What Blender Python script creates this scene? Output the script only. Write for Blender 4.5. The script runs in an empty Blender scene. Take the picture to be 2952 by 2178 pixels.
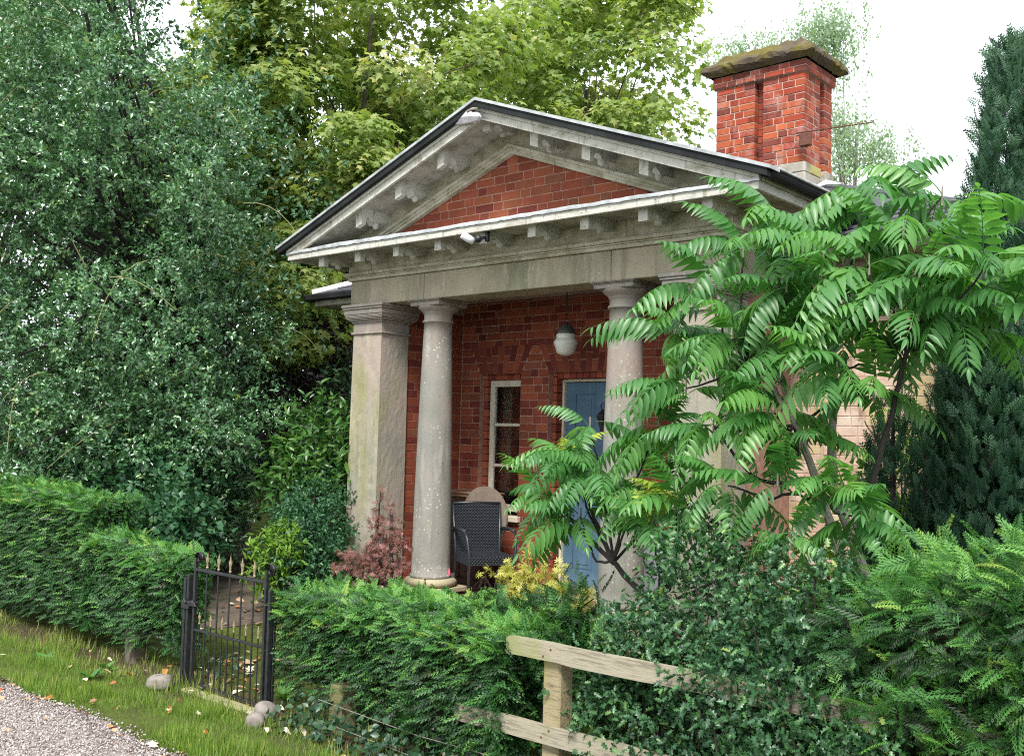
import bpy, bmesh, math, random
import numpy as np
from mathutils import Vector, Matrix

rng = np.random.default_rng(7)
random.seed(7)
S = bpy.context.scene
COL = S.collection

# ------------------------------------------------------------------ camera
YAW, PIT, ROL, FPX = math.radians(41.1597), math.radians(3.3489), math.radians(1.5272), 2959.2
_f = np.array([-math.sin(YAW) * math.cos(PIT), math.cos(YAW) * math.cos(PIT), math.sin(PIT)])
_r = np.cross(_f, [0, 0, 1]); _r /= np.linalg.norm(_r)
_u = np.cross(_r, _f)
_R = math.cos(ROL) * _r + math.sin(ROL) * _u
_U = -math.sin(ROL) * _r + math.cos(ROL) * _u
cam_d = bpy.data.cameras.new('camera')
cam = bpy.data.objects.new('camera', cam_d); COL.objects.link(cam)
M = Matrix.Identity(4)
for i in range(3):
    M[i][0], M[i][1], M[i][2] = _R[i], _U[i], -_f[i]
cam.matrix_world = M
cam_d.sensor_width = 36.0
cam_d.lens = 36.0 * FPX / 2952.0
cam_d.clip_start = 0.05; cam_d.clip_end = 600
S.camera = cam

def at(u, v, Y):
    """survey helper: the point where the sight line through photo pixel (u, v) meets the plane y = Y"""
    d = _R * ((u - 1476) / FPX) - _U * ((v - 1089) / FPX) + _f
    return d * (Y / d[1])

# ------------------------------------------------------------------ sky, sun, exposure (bright overcast)
W = bpy.data.worlds.new('World'); S.world = W; W.use_nodes = True
nt = W.node_tree; nt.nodes.clear()
SUN_EL, SUN_AZ = math.radians(50), math.radians(152)      # azimuth clockwise from +Y: behind the viewer's shoulder
sky = nt.nodes.new('ShaderNodeTexSky'); sky.sky_type = 'NISHITA'; sky.sun_disc = False
sky.sun_elevation = SUN_EL; sky.sun_rotation = SUN_AZ
hs = nt.nodes.new('ShaderNodeHueSaturation'); hs.inputs['Saturation'].default_value = 0.45
nt.links.new(sky.outputs[0], hs.inputs['Color'])
mx = nt.nodes.new('ShaderNodeMix'); mx.data_type = 'RGBA'; mx.inputs[0].default_value = 0.72
nt.links.new(hs.outputs[0], mx.inputs[6]); mx.inputs[7].default_value = (9.6, 10.2, 10.6, 1)   # cloud layer
bg = nt.nodes.new('ShaderNodeBackground'); bg.inputs['Strength'].default_value = 0.082
nt.links.new(mx.outputs[2], bg.inputs['Color'])
wo = nt.nodes.new('ShaderNodeOutputWorld'); nt.links.new(bg.outputs[0], wo.inputs[0])
sd = bpy.data.lights.new('sun', 'SUN'); sd.energy = 2.0; sd.angle = math.radians(13); sd.color = (1, 0.95, 0.88)
sun = bpy.data.objects.new('sun', sd); COL.objects.link(sun)
sdir = Vector((math.sin(SUN_AZ) * math.cos(SUN_EL), math.cos(SUN_AZ) * math.cos(SUN_EL), math.sin(SUN_EL)))
sun.rotation_euler = sdir.to_track_quat('Z', 'Y').to_euler(); sun.location = sdir * 40
S.view_settings.view_transform = 'Standard'; S.view_settings.look = 'None'
S.view_settings.exposure = 1.45; S.view_settings.gamma = 1.0; S.view_settings.use_curve_mapping = False
S.render.engine = 'CYCLES'
S.cycles.max_bounces = 6; S.cycles.diffuse_bounces = 2; S.cycles.glossy_bounces = 3; S.cycles.transmission_bounces = 4
S.cycles.use_denoising = False
S.cycles.filter_width = 1.1
S.cycles.sample_clamp_indirect = 6.0

# ------------------------------------------------------------------ materials
def nodes(name):
    m = bpy.data.materials.new(name); m.use_nodes = True
    t = m.node_tree; t.nodes.clear()
    out = t.nodes.new('ShaderNodeOutputMaterial')
    b = t.nodes.new('ShaderNodeBsdfPrincipled')
    t.links.new(b.outputs[0], out.inputs[0])
    return m, t, b, out

def N(t, kind, **kw):
    n = t.nodes.new(kind)
    for k, v in kw.items():
        if hasattr(n, k): setattr(n, k, v)
    return n

def noise(t, scale, detail=4, rough=0.55, stretch=None, vec=None):
    g = vec or N(t, 'ShaderNodeNewGeometry').outputs['Position']
    if stretch:
        mp = N(t, 'ShaderNodeMapping'); mp.inputs['Scale'].default_value = stretch
        t.links.new(g, mp.inputs[0]); g = mp.outputs[0]
    n = N(t, 'ShaderNodeTexNoise'); n.inputs['Scale'].default_value = scale
    n.inputs['Detail'].default_value = detail; n.inputs['Roughness'].default_value = rough
    t.links.new(g, n.inputs['Vector'])
    return n.outputs['Fac']

def ramp(t, fac, stops):
    r = N(t, 'ShaderNodeValToRGB'); el = r.color_ramp.elements
    while len(el) < len(stops): el.new(0.5)
    for e, (p, c) in zip(el, stops):
        e.position = p; e.color = (*c, 1) if len(c) == 3 else c
    t.links.new(fac, r.inputs[0])
    return r.outputs[0]

def mixc(t, fac, a, b, mode='MIX'):
    m = N(t, 'ShaderNodeMix'); m.data_type = 'RGBA'; m.blend_type = mode
    for s, v in ((0, fac), (6, a), (7, b)):
        if isinstance(v, (int, float)): m.inputs[s].default_value = v
        elif isinstance(v, tuple): m.inputs[s].default_value = (*v, 1)
        else: t.links.new(v, m.inputs[s])
    return m.outputs[2]

def bump(t, b, h, strength=0.4, dist=0.01):
    n = N(t, 'ShaderNodeBump'); n.inputs['Strength'].default_value = strength; n.inputs['Distance'].default_value = dist
    t.links.new(h, n.inputs['Height']); t.links.new(n.outputs[0], b.inputs['Normal'])

def plain(name, col, rough=0.6, metal=0.0, var=0.25, scale=12, spec=0.5, bmp=0.0, bscale=60):
    m, t, b, o = nodes(name)
    c = tuple(x * (1 - var) for x in col); d = tuple(min(1, x * (1 + var)) for x in col)
    t.links.new(ramp(t, noise(t, scale), [(0.3, c), (0.7, d)]), b.inputs['Base Color'])
    b.inputs['Roughness'].default_value = rough; b.inputs['Metallic'].default_value = metal
    b.inputs['Specular IOR Level'].default_value = spec
    if bmp: bump(t, b, noise(t, bscale, 6), bmp, 0.006)
    return m

def patches(t, scale, lo, hi, detail=5, stretch=None):
    return ramp(t, noise(t, scale, detail, 0.6, stretch), [(lo, (0, 0, 0)), (hi, (1, 1, 1))])

def stone(name, base, green, pale, pink=None, gfac=(0.48, 0.68), rough_face=0.35, spots=True, streak=True, bscale=38, bstretch=None):
    m, t, b, o = nodes(name)
    c = ramp(t, noise(t, 2.2, 6), [(0.25, tuple(x * 0.78 for x in base)), (0.75, tuple(min(1, x * 1.15) for x in base))])
    if pink: c = mixc(t, patches(t, 1.1, 0.45, 0.62, 4), c, pink)
    st = (1, 1, 0.28) if streak else None
    c = mixc(t, patches(t, 2.6, gfac[0], gfac[1], 6, st), c, green)
    c = mixc(t, patches(t, 4.5, 0.55, 0.72, 8, (1.6, 1.6, 0.35)), c, pale)
    if spots:
        v = N(t, 'ShaderNodeTexVoronoi'); v.inputs['Scale'].default_value = 26
        t.links.new(N(t, 'ShaderNodeNewGeometry').outputs['Position'], v.inputs['Vector'])
        sp = ramp(t, v.outputs['Distance'], [(0.16, (1, 1, 1)), (0.26, (0, 0, 0))])
        gate = patches(t, 1.7, 0.54, 0.60, 3)
        f = mixc(t, 1.0, sp, gate, 'MULTIPLY')
        c = mixc(t, f, c, (0.46, 0.45, 0.39))
    c = mixc(t, patches(t, 13, 0.56, 0.74, 5, (1, 1, 0.07)), c, tuple(x * 0.62 for x in base))
    c = mixc(t, patches(t, 34, 0.62, 0.75, 4), c, tuple(x * 0.45 for x in base))
    t.links.new(c, b.inputs['Base Color'])
    b.inputs['Roughness'].default_value = 0.92; b.inputs['Specular IOR Level'].default_value = 0.2
    bump(t, b, noise(t, bscale, 8, 0.7, bstretch), rough_face, 0.012)
    # rain streaks running down the face
    return m

def brick_mat(name, a, bcol, weather=None, wf=(0.58, 0.72)):
    m, t, b, o = nodes(name)
    oi = N(t, 'ShaderNodeObjectInfo').outputs['Random']
    c = ramp(t, noise(t, 7, 6, 0.65), [(0.3, a), (0.7, bcol)])
    h = N(t, 'ShaderNodeHueSaturation'); t.links.new(c, h.inputs['Color'])
    mr = N(t, 'ShaderNodeMapRange'); mr.inputs[3].default_value = 0.75; mr.inputs[4].default_value = 1.2
    t.links.new(oi, mr.inputs[0]); t.links.new(mr.outputs[0], h.inputs['Value'])
    c = mixc(t, patches(t, 55, 0.6, 0.75, 3), h.outputs[0], tuple(x * 0.35 for x in a))
    if weather:
        c = mixc(t, patches(t, 4, wf[0], wf[1], 8), c, weather)
        c = mixc(t, patches(t, 9, .55, .70, 6, (1, 1, .35)), c, tuple(x * .5 for x in a))
    t.links.new(c, b.inputs['Base Color'])
    b.inputs['Roughness'].default_value = 0.88; b.inputs['Specular IOR Level'].default_value = 0.25
    bump(t, b, noise(t, 70, 6, 0.7), 0.35, 0.006)
    return m

def leaf_mat(name, stops, rough=0.45, spec=0.5, trans=0.3, tcol=1.5, obj_random=False, coat=0.0):
    m, t, b, o = nodes(name)
    if obj_random:
        a = N(t, 'ShaderNodeAttribute'); a.attribute_name = 'tint'
        oi = N(t, 'ShaderNodeObjectInfo')
        ma = N(t, 'ShaderNodeMath'); ma.operation = 'MULTIPLY_ADD'; ma.inputs[1].default_value = 0.5
        t.links.new(oi.outputs['Random'], ma.inputs[0])
        mb = N(t, 'ShaderNodeMath'); mb.operation = 'MULTIPLY'; mb.inputs[1].default_value = 0.5
        t.links.new(a.outputs['Fac'], mb.inputs[0]); t.links.new(mb.outputs[0], ma.inputs[2])
        fac = ma.outputs[0]
    else:
        a = N(t, 'ShaderNodeAttribute'); a.attribute_name = 'tint'; fac = a.outputs['Fac']
    c = ramp(t, fac, stops)
    t.links.new(c, b.inputs['Base Color'])
    b.inputs['Roughness'].default_value = rough; b.inputs['Specular IOR Level'].default_value = spec
    b.inputs['Coat Weight'].default_value = coat; b.inputs['Coat Roughness'].default_value = 0.22
    tr = N(t, 'ShaderNodeBsdfTranslucent')
    tc = mixc(t, 1.0, c, (tcol, tcol * 1.05, tcol * 0.5), 'MULTIPLY')
    t.links.new(tc, tr.inputs['Color'])
    ms = N(t, 'ShaderNodeMixShader'); ms.inputs[0].default_value = trans
    t.links.new(b.outputs[0], ms.inputs[1]); t.links.new(tr.outputs[0], ms.inputs[2]); t.links.new(ms.outputs[0], o.inputs[0])
    return m

MT = {}
MT['sandstone'] = stone('sandstone', (0.35, 0.31, 0.235), (0.185, 0.19, 0.125), (0.44, 0.40, 0.32))
MT['column_stone'] = stone('column_stone', (0.245, 0.240, 0.217), (0.18, 0.185, 0.138), (0.33, 0.32, 0.285), pink=(0.28, 0.23, 0.20), gfac=(0.55, 0.75))
MT['pier_stone'] = stone('pier_stone', (0.300, 0.288, 0.240), (0.255, 0.245, 0.125), (0.40, 0.375, 0.245), pink=(0.345, 0.285, 0.245), gfac=(0.5, 0.7), rough_face=0.55, spots=False, bscale=52, bstretch=(1, 1, .45))
MT['step_stone'] = stone('step_stone', (0.40, 0.35, 0.24), (0.33, 0.31, 0.15), (0.50, 0.46, 0.33), spots=False, streak=False)
MT['chimney_stone'] = stone('chimney_stone', (0.34, 0.315, 0.27), (0.24, 0.23, 0.18), (0.42, 0.40, 0.34), spots=False)
MT['lichen_stone'] = stone('lichen_stone', (0.42, 0.37, 0.16), (0.33, 0.28, 0.08), (0.46, 0.42, 0.25), spots=False)

def paint(name, col, dirt, lo=0.5, hi=0.72, stretch=(1, 1, 2.5), fine=True):
    m, t, b, o = nodes(name)
    c = ramp(t, noise(t, 3, 5), [(0.3, tuple(x * 0.86 for x in col)), (0.7, col)])
    c = mixc(t, patches(t, 5, lo, hi, 9, stretch), c, dirt)
    c = mixc(t, patches(t, 22, 0.57, 0.72, 5, (1, 1, 0.12)), c, tuple(x * 0.8 for x in dirt))
    if fine: c = mixc(t, patches(t, 40, 0.60, 0.72, 4), c, tuple(x * 0.5 for x in dirt))
    t.links.new(c, b.inputs['Base Color']); b.inputs['Roughness'].default_value = 0.7
    b.inputs['Specular IOR Level'].default_value = 0.3
    bump(t, b, noise(t, 45, 6), 0.2, 0.004)
    return m
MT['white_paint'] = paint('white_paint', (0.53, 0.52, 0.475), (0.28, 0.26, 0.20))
MT['dirty_paint'] = paint('dirty_paint', (0.50, 0.47, 0.38), (0.27, 0.25, 0.17), 0.42, 0.66)
MT['soffit_paint'] = paint('soffit_paint', (0.44, 0.42, 0.36), (0.22, 0.20, 0.15), 0.42, 0.7)  # greyer than the white paint: dirt plus soffit shade in the colour
MT['window_paint'] = paint('window_paint', (0.62, 0.57, 0.47), (0.42, 0.38, 0.29), 0.58, 0.8)
MT['door_blue'] = paint('door_blue', (0.070, 0.135, 0.205), (0.11, 0.185, 0.255), 0.5, 0.75, (1, 1, 1), False)
MT['lead'] = plain('lead', (0.36, 0.38, 0.39), 0.5, 0.15, 0.35, 9, bmp=0.3, bscale=30)
MT['lead_pale'] = plain('lead_pale', (0.62, 0.60, 0.66), 0.5, 0.0, 0.2, 14, bmp=0.4, bscale=20)
MT['black_gutter'] = plain('black_gutter', (0.012, 0.014, 0.015), 0.75, 0.0, 0.6, 6, spec=0.25)
MT['slate'] = plain('slate', (0.085, 0.085, 0.10), 0.85, 0.0, 0.35, 9, spec=0.2, bmp=0.3)
MT['ceiling_board'] = plain('ceiling_board', (0.30, 0.27, 0.22), 0.8, 0, 0.2, 6)
MT['iron'] = plain('iron', (0.014, 0.016, 0.018), 0.42, 0.0, 0.5, 30, bmp=0.2, bscale=80)
MT['gilt'] = plain('gilt', (0.27, 0.215, 0.13), 0.5, 0.2, 0.3, 40)
MT['rust'] = plain('rust', (0.12, 0.045, 0.03), 0.8, 0.1, 0.4, 40)
MT['glass'] = None
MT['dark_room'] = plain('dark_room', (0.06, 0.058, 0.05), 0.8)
MT['curtain'] = plain('curtain', (0.23, 0.21, 0.17), 0.9, 0, 0.25, 6)
MT['mortar_red'] = plain('mortar_red', (0.33, 0.19, 0.145), 0.95, 0, 0.25, 20, bmp=0.3)
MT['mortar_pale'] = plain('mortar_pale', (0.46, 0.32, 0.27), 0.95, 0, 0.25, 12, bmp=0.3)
MT['red'] = brick_mat('brick_red', (0.192, 0.046, 0.026), (0.242, 0.063, 0.034))
MT['orange'] = brick_mat('brick_orange', (0.235, 0.066, 0.032), (0.275, 0.083, 0.040))
MT['plum'] = brick_mat('brick_plum', (0.12, 0.026, 0.021), (0.17, 0.036, 0.025))
MT['brown'] = brick_mat('brick_brown', (0.17, 0.055, 0.032), (0.22, 0.08, 0.045))
MT['ch_red'] = brick_mat('chimney_red', (0.26, 0.045, 0.026), (0.34, 0.066, 0.034), (0.36, 0.20, 0.175), (0.52, 0.72))
MT['ch_orange'] = brick_mat('chimney_orange', (0.33, 0.075, 0.032), (0.39, 0.10, 0.042), (0.38, 0.22, 0.19), (0.54, 0.74))
MT['ch_dark'] = brick_mat('chimney_dark', (0.14, 0.04, 0.030), (0.20, 0.052, 0.036), (0.30, 0.18, 0.16), (0.58, 0.74))
MT['pale_a'] = brick_mat('wing_brick', (0.62, 0.42, 0.31), (0.72, 0.52, 0.41), (0.74, 0.64, 0.55), (0.5, 0.7))  # pale base colour carries the wing wall's overexposed brightness
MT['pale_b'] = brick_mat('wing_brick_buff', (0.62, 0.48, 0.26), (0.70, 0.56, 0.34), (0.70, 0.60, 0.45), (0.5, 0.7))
MT['cap'] = stone('chimney_cap_moss', (0.105, 0.083, 0.060), (0.125, 0.105, 0.028), (0.17, 0.14, 0.09), gfac=(0.46, 0.60), rough_face=1.0, spots=False, streak=False)
MT['terracotta'] = plain('terracotta', (0.38, 0.14, 0.075), 0.85)
MT['wicker'] = plain('wicker', (0.020, 0.024, 0.030), 0.38, 0, 0.4, 60)
MT['dark_wood'] = plain('dark_wood', (0.050, 0.026, 0.018), 0.5, 0, 0.4, 14)
MT['mid_wood'] = plain('mid_wood', (0.20, 0.12, 0.075), 0.55, 0, 0.3, 10)
MT['table_wood'] = plain('table_wood', (0.19, 0.15, 0.12), 0.7, 0, 0.2, 12)
MT['pink'] = plain('pink_plastic', (0.68, 0.10, 0.17), 0.4, 0, 0.1)
MT['blue'] = plain('blue_plastic', (0.012, 0.06, 0.18), 0.4, 0, 0.2)
MT['slate_grey'] = plain('grey_panel', (0.17, 0.165, 0.20), 0.75, 0, 0.2, 5)
MT['porch_tile'] = plain('porch_tile', (0.16, 0.07, 0.055), 0.7, 0, 0.3, 8)
MT['opal'] = plain('opal_glass', (0.62, 0.63, 0.58), 0.18, 0, 0.06, 8)
MT['verdigris'] = plain('verdigris', (0.075, 0.085, 0.08), 0.6, 0.4, 0.3, 20)
MT['white_plastic'] = plain('white_plastic', (0.72, 0.73, 0.76), 0.35, 0, 0.05)
MT['rock'] = plain('rock', (0.20, 0.175, 0.155), 0.9, 0, 0.35, 18, bmp=0.6, bscale=40)
MT['bark'] = plain('bark', (0.105, 0.085, 0.062), 0.95, 0, 0.45, 14, bmp=0.9, bscale=26)
MT['bark_green'] = plain('bark_green', (0.165, 0.155, 0.085), 0.9, 0, 0.4, 10, bmp=0.7, bscale=30)
MT['bark_dark'] = plain('bark_dark', (0.030, 0.024, 0.022), 0.9, 0, 0.4, 14, bmp=0.6, bscale=30)
MT['bark_grey'] = plain('bark_grey', (0.22, 0.20, 0.165), 0.75, 0, 0.3, 22, bmp=0.4, bscale=40)
MT['twig'] = plain('twig_green', (0.20, 0.19, 0.075), 0.7, 0, 0.3, 10)
MT['hedge_core'] = plain('hedge_core', (0.016, 0.017, 0.009), 1.0, 0, 0.5, 12, spec=0.0)  # near-black, so the gaps in the hedges read as shade

m, t, b, o = nodes('window_glass')
b.inputs['Base Color'].default_value = (0.9, 0.95, 0.93, 1); b.inputs['Roughness'].default_value = 0.03
tr = N(t, 'ShaderNodeBsdfTransparent'); tr.inputs['Color'].default_value = (0.82, 0.86, 0.84, 1)
gl = N(t, 'ShaderNodeBsdfGlossy'); gl.inputs['Roughness'].default_value = 0.03
fr = N(t, 'ShaderNodeFresnel'); fr.inputs['IOR'].default_value = 1.5
ms = N(t, 'ShaderNodeMixShader'); t.links.new(fr.outputs[0], ms.inputs[0]); t.links.new(tr.outputs[0], ms.inputs[1]); t.links.new(gl.outputs[0], ms.inputs[2])
t.links.new(ms.outputs[0], o.inputs[0]); MT['glass'] = m

def wood_mat(name, a, bcol, green):
    m, t, b, o = nodes(name)
    g = noise(t, 9, 8, 0.6, (0.6, 6, 9))
    c = ramp(t, g, [(0.3, a), (0.5, bcol), (0.62, tuple(x * 0.8 for x in a)), (0.75, bcol)])
    c = mixc(t, patches(t, 2.4, 0.5, 0.66, 5), c, green)
    c = mixc(t, patches(t, 22, 0.66, 0.76, 4, (0.3, 2, 2)), c, (0.05, 0.04, 0.03))
    t.links.new(c, b.inputs['Base Color']); b.inputs['Roughness'].default_value = 0.85; b.inputs['Specular IOR Level'].default_value = 0.2
    bump(t, b, g, 0.5, 0.008)
    return m
MT['fence_wood'] = wood_mat('fence_wood', (0.215, 0.19, 0.14), (0.32, 0.29, 0.22), (0.235, 0.24, 0.12))
MT['shaded_post_wood'] = wood_mat('shaded_post_wood', (0.12, 0.10, 0.062), (0.17, 0.145, 0.09), (0.13, 0.135, 0.05))  # darker post wood: the hedge's shade is put into the colour
MT['post_wood'] = wood_mat('post_wood', (0.22, 0.175, 0.105), (0.31, 0.26, 0.16), (0.235, 0.235, 0.075))

# foliage
L = {}
L['holly'] = leaf_mat('holly_leaf', [(0, (0.040, 0.105, 0.050)), (0.5, (0.085, 0.205, 0.088)), (0.85, (0.140, 0.285, 0.105)), (1, (0.25, 0.34, 0.09))], 0.30, 0.8, 0.18, coat=0.35)
L['holly_low'] = leaf_mat('spiky_holly_leaf', [(0, (0.018, 0.060, 0.024)), (0.5, (0.036, 0.110, 0.042)), (0.85, (0.080, 0.185, 0.055)), (1, (0.19, 0.26, 0.06))], 0.38, 0.55, 0.14)
L['syc'] = leaf_mat('sycamore_leaf', [(0, (0.110, 0.190, 0.045)), (0.45, (0.215, 0.305, 0.078)), (0.8, (0.33, 0.39, 0.125)), (1, (0.46, 0.45, 0.19))], 0.5, 0.5, 0.44, 1.3)
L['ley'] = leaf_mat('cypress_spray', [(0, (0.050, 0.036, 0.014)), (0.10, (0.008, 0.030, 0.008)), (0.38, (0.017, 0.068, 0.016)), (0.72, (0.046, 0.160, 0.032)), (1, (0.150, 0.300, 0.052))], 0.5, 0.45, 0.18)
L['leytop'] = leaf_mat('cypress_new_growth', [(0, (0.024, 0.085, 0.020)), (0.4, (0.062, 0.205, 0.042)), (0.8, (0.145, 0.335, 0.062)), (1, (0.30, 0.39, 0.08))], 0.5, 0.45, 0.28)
L['lawson'] = leaf_mat('lawson_spray', [(0, (0.010, 0.034, 0.020)), (0.5, (0.024, 0.078, 0.042)), (1, (0.075, 0.170, 0.080))], 0.55, 0.35, 0.15)
L['sumac'] = leaf_mat('sumac_leaflet', [(0, (0.038, 0.135, 0.036)), (0.5, (0.075, 0.225, 0.056)), (1, (0.150, 0.330, 0.058))], 0.42, 0.6, 0.38, 1.5, True, coat=0.06)
L['sumac_young'] = leaf_mat('sumac_young_leaflet', [(0, (0.18, 0.30, 0.04)), (0.5, (0.30, 0.40, 0.06)), (1, (0.42, 0.42, 0.08))], 0.4, 0.4, 0.35, 1.4, True)
L['dark'] = leaf_mat('dark_tree_leaf', [(0, (0.014, 0.040, 0.020)), (0.6, (0.034, 0.085, 0.036)), (1, (0.075, 0.140, 0.050))], 0.45, 0.5, 0.22)
L['copper'] = leaf_mat('copper_leaf', [(0, (0.016, 0.012, 0.016)), (0.6, (0.034, 0.022, 0.028)), (1, (0.055, 0.040, 0.040))], 0.5, 0.4, 0.15)
L['laurel'] = leaf_mat('laurel_leaf', [(0, (0.026, 0.080, 0.020)), (0.6, (0.062, 0.160, 0.032)), (1, (0.14, 0.26, 0.05))], 0.35, 0.5, 0.22)
L['bramble'] = leaf_mat('bramble_leaf', [(0, (0.020, 0.070, 0.032)), (0.6, (0.045, 0.140, 0.060)), (1, (0.090, 0.210, 0.075))], 0.45, 0.5, 0.22)
L['bright'] = leaf_mat('bright_shrub_leaf', [(0, (0.075, 0.170, 0.020)), (0.6, (0.150, 0.290, 0.032)), (1, (0.26, 0.38, 0.06))], 0.5, 0.4, 0.3)
L['red'] = leaf_mat('red_acer_leaf', [(0, (0.12, 0.055, 0.050)), (0.6, (0.25, 0.120, 0.108)), (1, (0.46, 0.20, 0.175))], 0.5, 0.4, 0.3)
L['gold'] = leaf_mat('golden_acer_leaf', [(0, (0.30, 0.33, 0.06)), (0.6, (0.52, 0.50, 0.13)), (1, (0.66, 0.60, 0.26))], 0.5, 0.4, 0.3)
L['birch'] = leaf_mat('birch_leaf', [(0, (0.19, 0.28, 0.19)), (0.6, (0.28, 0.38, 0.29)), (1, (0.38, 0.47, 0.39))], 0.5, 0.4, 0.45)  # pale bluish: overexposed haze put into the leaf colour
L['ivy'] = leaf_mat('ivy_leaf', [(0, (0.012, 0.040, 0.020)), (0.6, (0.026, 0.075, 0.034)), (1, (0.07, 0.13, 0.05))], 0.35, 0.5, 0.15)
L['grass'] = leaf_mat('grass_blade', [(0, (0.090, 0.150, 0.025)), (0.5, (0.150, 0.265, 0.035)), (0.8, (0.24, 0.31, 0.06)), (1, (0.40, 0.34, 0.15))], 0.55, 0.3, 0.3)
L['dock'] = leaf_mat('dock_leaf', [(0, (0.05, 0.15, 0.03)), (1, (0.11, 0.27, 0.05))], 0.4, 0.4, 0.3)

# ------------------------------------------------------------------ mesh helpers
class Acc:
    """collects vertices, triangles or quads, tints and material numbers for ONE mesh object"""
    def __init__(s): s.v = []; s.f = []; s.n = 0; s.t = []; s.m = []
    def add(s, v, f, tint=0.5, mi=0):
        v = np.asarray(v, float).reshape(-1, 3)
        s.v.append(v)
        for p in f: s.f.append([q + s.n for q in p]); s.m.append(mi)
        s.t.append(np.full(len(v), tint)); s.n += len(v)
    def box(s, x0, x1, y0, y1, z0, z1, mi=0):
        s.add([(x0, y0, z0), (x1, y0, z0), (x1, y1, z0), (x0, y1, z0), (x0, y0, z1), (x1, y0, z1), (x1, y1, z1), (x0, y1, z1)],
              [(3, 2, 1, 0), (4, 5, 6, 7), (0, 1, 5, 4), (1, 2, 6, 5), (2, 3, 7, 6), (3, 0, 4, 7)], mi=mi)
    def cbox(s, x0, x1, y0, y1, z0, z1, c=0.004, mi=0, M=None, jit=0.0):
        P = []
        X = (x0, x1); Y = (y0, y1); Z = (z0, z1)
        idx = {}
        for i in (0, 1):
            for j in (0, 1):
                for k in (0, 1):
                    sx, sy, sz = (1 - 2 * i) * c, (1 - 2 * j) * c, (1 - 2 * k) * c
                    for a, q in (('x', (X[i], Y[j] + sy, Z[k] + sz)), ('y', (X[i] + sx, Y[j], Z[k] + sz)), ('z', (X[i] + sx, Y[j] + sy, Z[k]))):
                        idx[a, i, j, k] = len(P); P.append(q)
        P = np.array(P)
        if jit: P += rng.normal(0, jit, P.shape)
        F = []
        for i in (0, 1):
            q = [idx['x', i, 0, 0], idx['x', i, 1, 0], idx['x', i, 1, 1], idx['x', i, 0, 1]]; F.append(q if i else q[::-1])
            q = [idx['y', 0, i, 0], idx['y', 1, i, 0], idx['y', 1, i, 1], idx['y', 0, i, 1]]; F.append(q[::-1] if i else q)
            q = [idx['z', 0, 0, i], idx['z', 1, 0, i], idx['z', 1, 1, i], idx['z', 0, 1, i]]; F.append(q if i else q[::-1])
        for a in (0, 1):
            for b_ in (0, 1):
                F.append([idx['y', 0, a, b_], idx['y', 1, a, b_], idx['z', 1, a, b_], idx['z', 0, a, b_]])
                F.append([idx['x', a, 0, b_], idx['x', a, 1, b_], idx['z', a, 1, b_], idx['z', a, 0, b_]])
                F.append([idx['x', a, b_, 0], idx['x', a, b_, 1], idx['y', a, b_, 1], idx['y', a, b_, 0]])
        for i in (0, 1):
            for j in (0, 1):
                for k in (0, 1): F.append([idx['x', i, j, k], idx['y', i, j, k], idx['z', i, j, k]])
        s.add(P, F, mi=mi)
    def lathe(s, cx, cy, prof, seg=28, mi=0, cap=True):
        v = []
        for r, z in prof:
            for i in range(seg):
                a = 2 * math.pi * i / seg
                v.append((cx + r * math.cos(a), cy + r * math.sin(a), z))
        f = []
        for k in range(len(prof) - 1):
            for i in range(seg):
                j = (i + 1) % seg
                f.append((k * seg + i, k * seg + j, (k + 1) * seg + j, (k + 1) * seg + i))
        if cap: f.append(tuple(range(seg))[::-1]); f.append(tuple((len(prof) - 1) * seg + i for i in range(seg)))
        s.add(v, f, mi=mi)
    def tube(s, pts, r0, r1=None, sides=5, tint=0.5, mi=0):
        pts = np.asarray(pts, float); n = len(pts); r1 = r0 if r1 is None else r1
        v = []; ref = np.array([0.31, 0.17, 0.93])
        for k in range(n):
            d = pts[min(k + 1, n - 1)] - pts[max(k - 1, 0)]; d = d / (np.linalg.norm(d) + 1e-9)
            a = np.cross(d, ref); a /= np.linalg.norm(a) + 1e-9; b_ = np.cross(d, a)
            r = r0 + (r1 - r0) * k / max(1, n - 1)
            for i in range(sides):
                w = 2 * math.pi * i / sides
                v.append(pts[k] + r * (math.cos(w) * a + math.sin(w) * b_))
        f = [(k * sides + i, k * sides + (i + 1) % sides, (k + 1) * sides + (i + 1) % sides, (k + 1) * sides + i) for k in range(n - 1) for i in range(sides)]
        f += [tuple(range(sides))[::-1], tuple((n - 1) * sides + i for i in range(sides))]
        s.add(v, f, tint, mi)
    def prism(s, poly, a0, a1, axis='x', mi=0):
        """closed 2D outline extruded along an axis; outline in the other two axes (y,z), (x,z) or (x,y)"""
        n = len(poly); v = []
        for a in (a0, a1):
            for p, q in poly: v.append((a, p, q) if axis == 'x' else (p, a, q) if axis == 'y' else (p, q, a))
        f = [(i, (i + 1) % n, n + (i + 1) % n, n + i) for i in range(n)] + [tuple(range(n))[::-1], tuple(range(n, 2 * n))]
        s.add(v, f, mi=mi)
    def mesh(s, name, mats, smooth=False, tint=False):
        me = bpy.data.meshes.new(name)
        v = np.concatenate(s.v)
        me.from_pydata(v.tolist(), [], s.f)
        for q in (mats if isinstance(mats, (list, tuple)) else [mats]): me.materials.append(q)
        if any(s.m): me.polygons.foreach_set('material_index', s.m)
        if tint:
            at_ = me.attributes.new('tint', 'FLOAT', 'POINT'); at_.data.foreach_set('value', np.concatenate(s.t).astype(np.float32))
        if smooth: me.polygons.foreach_set('use_smooth', [True] * len(me.polygons))
        bm = bmesh.new(); bm.from_mesh(me); bmesh.ops.recalc_face_normals(bm, faces=bm.faces); bm.to_mesh(me); bm.free()
        me.update()
        return me

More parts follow.
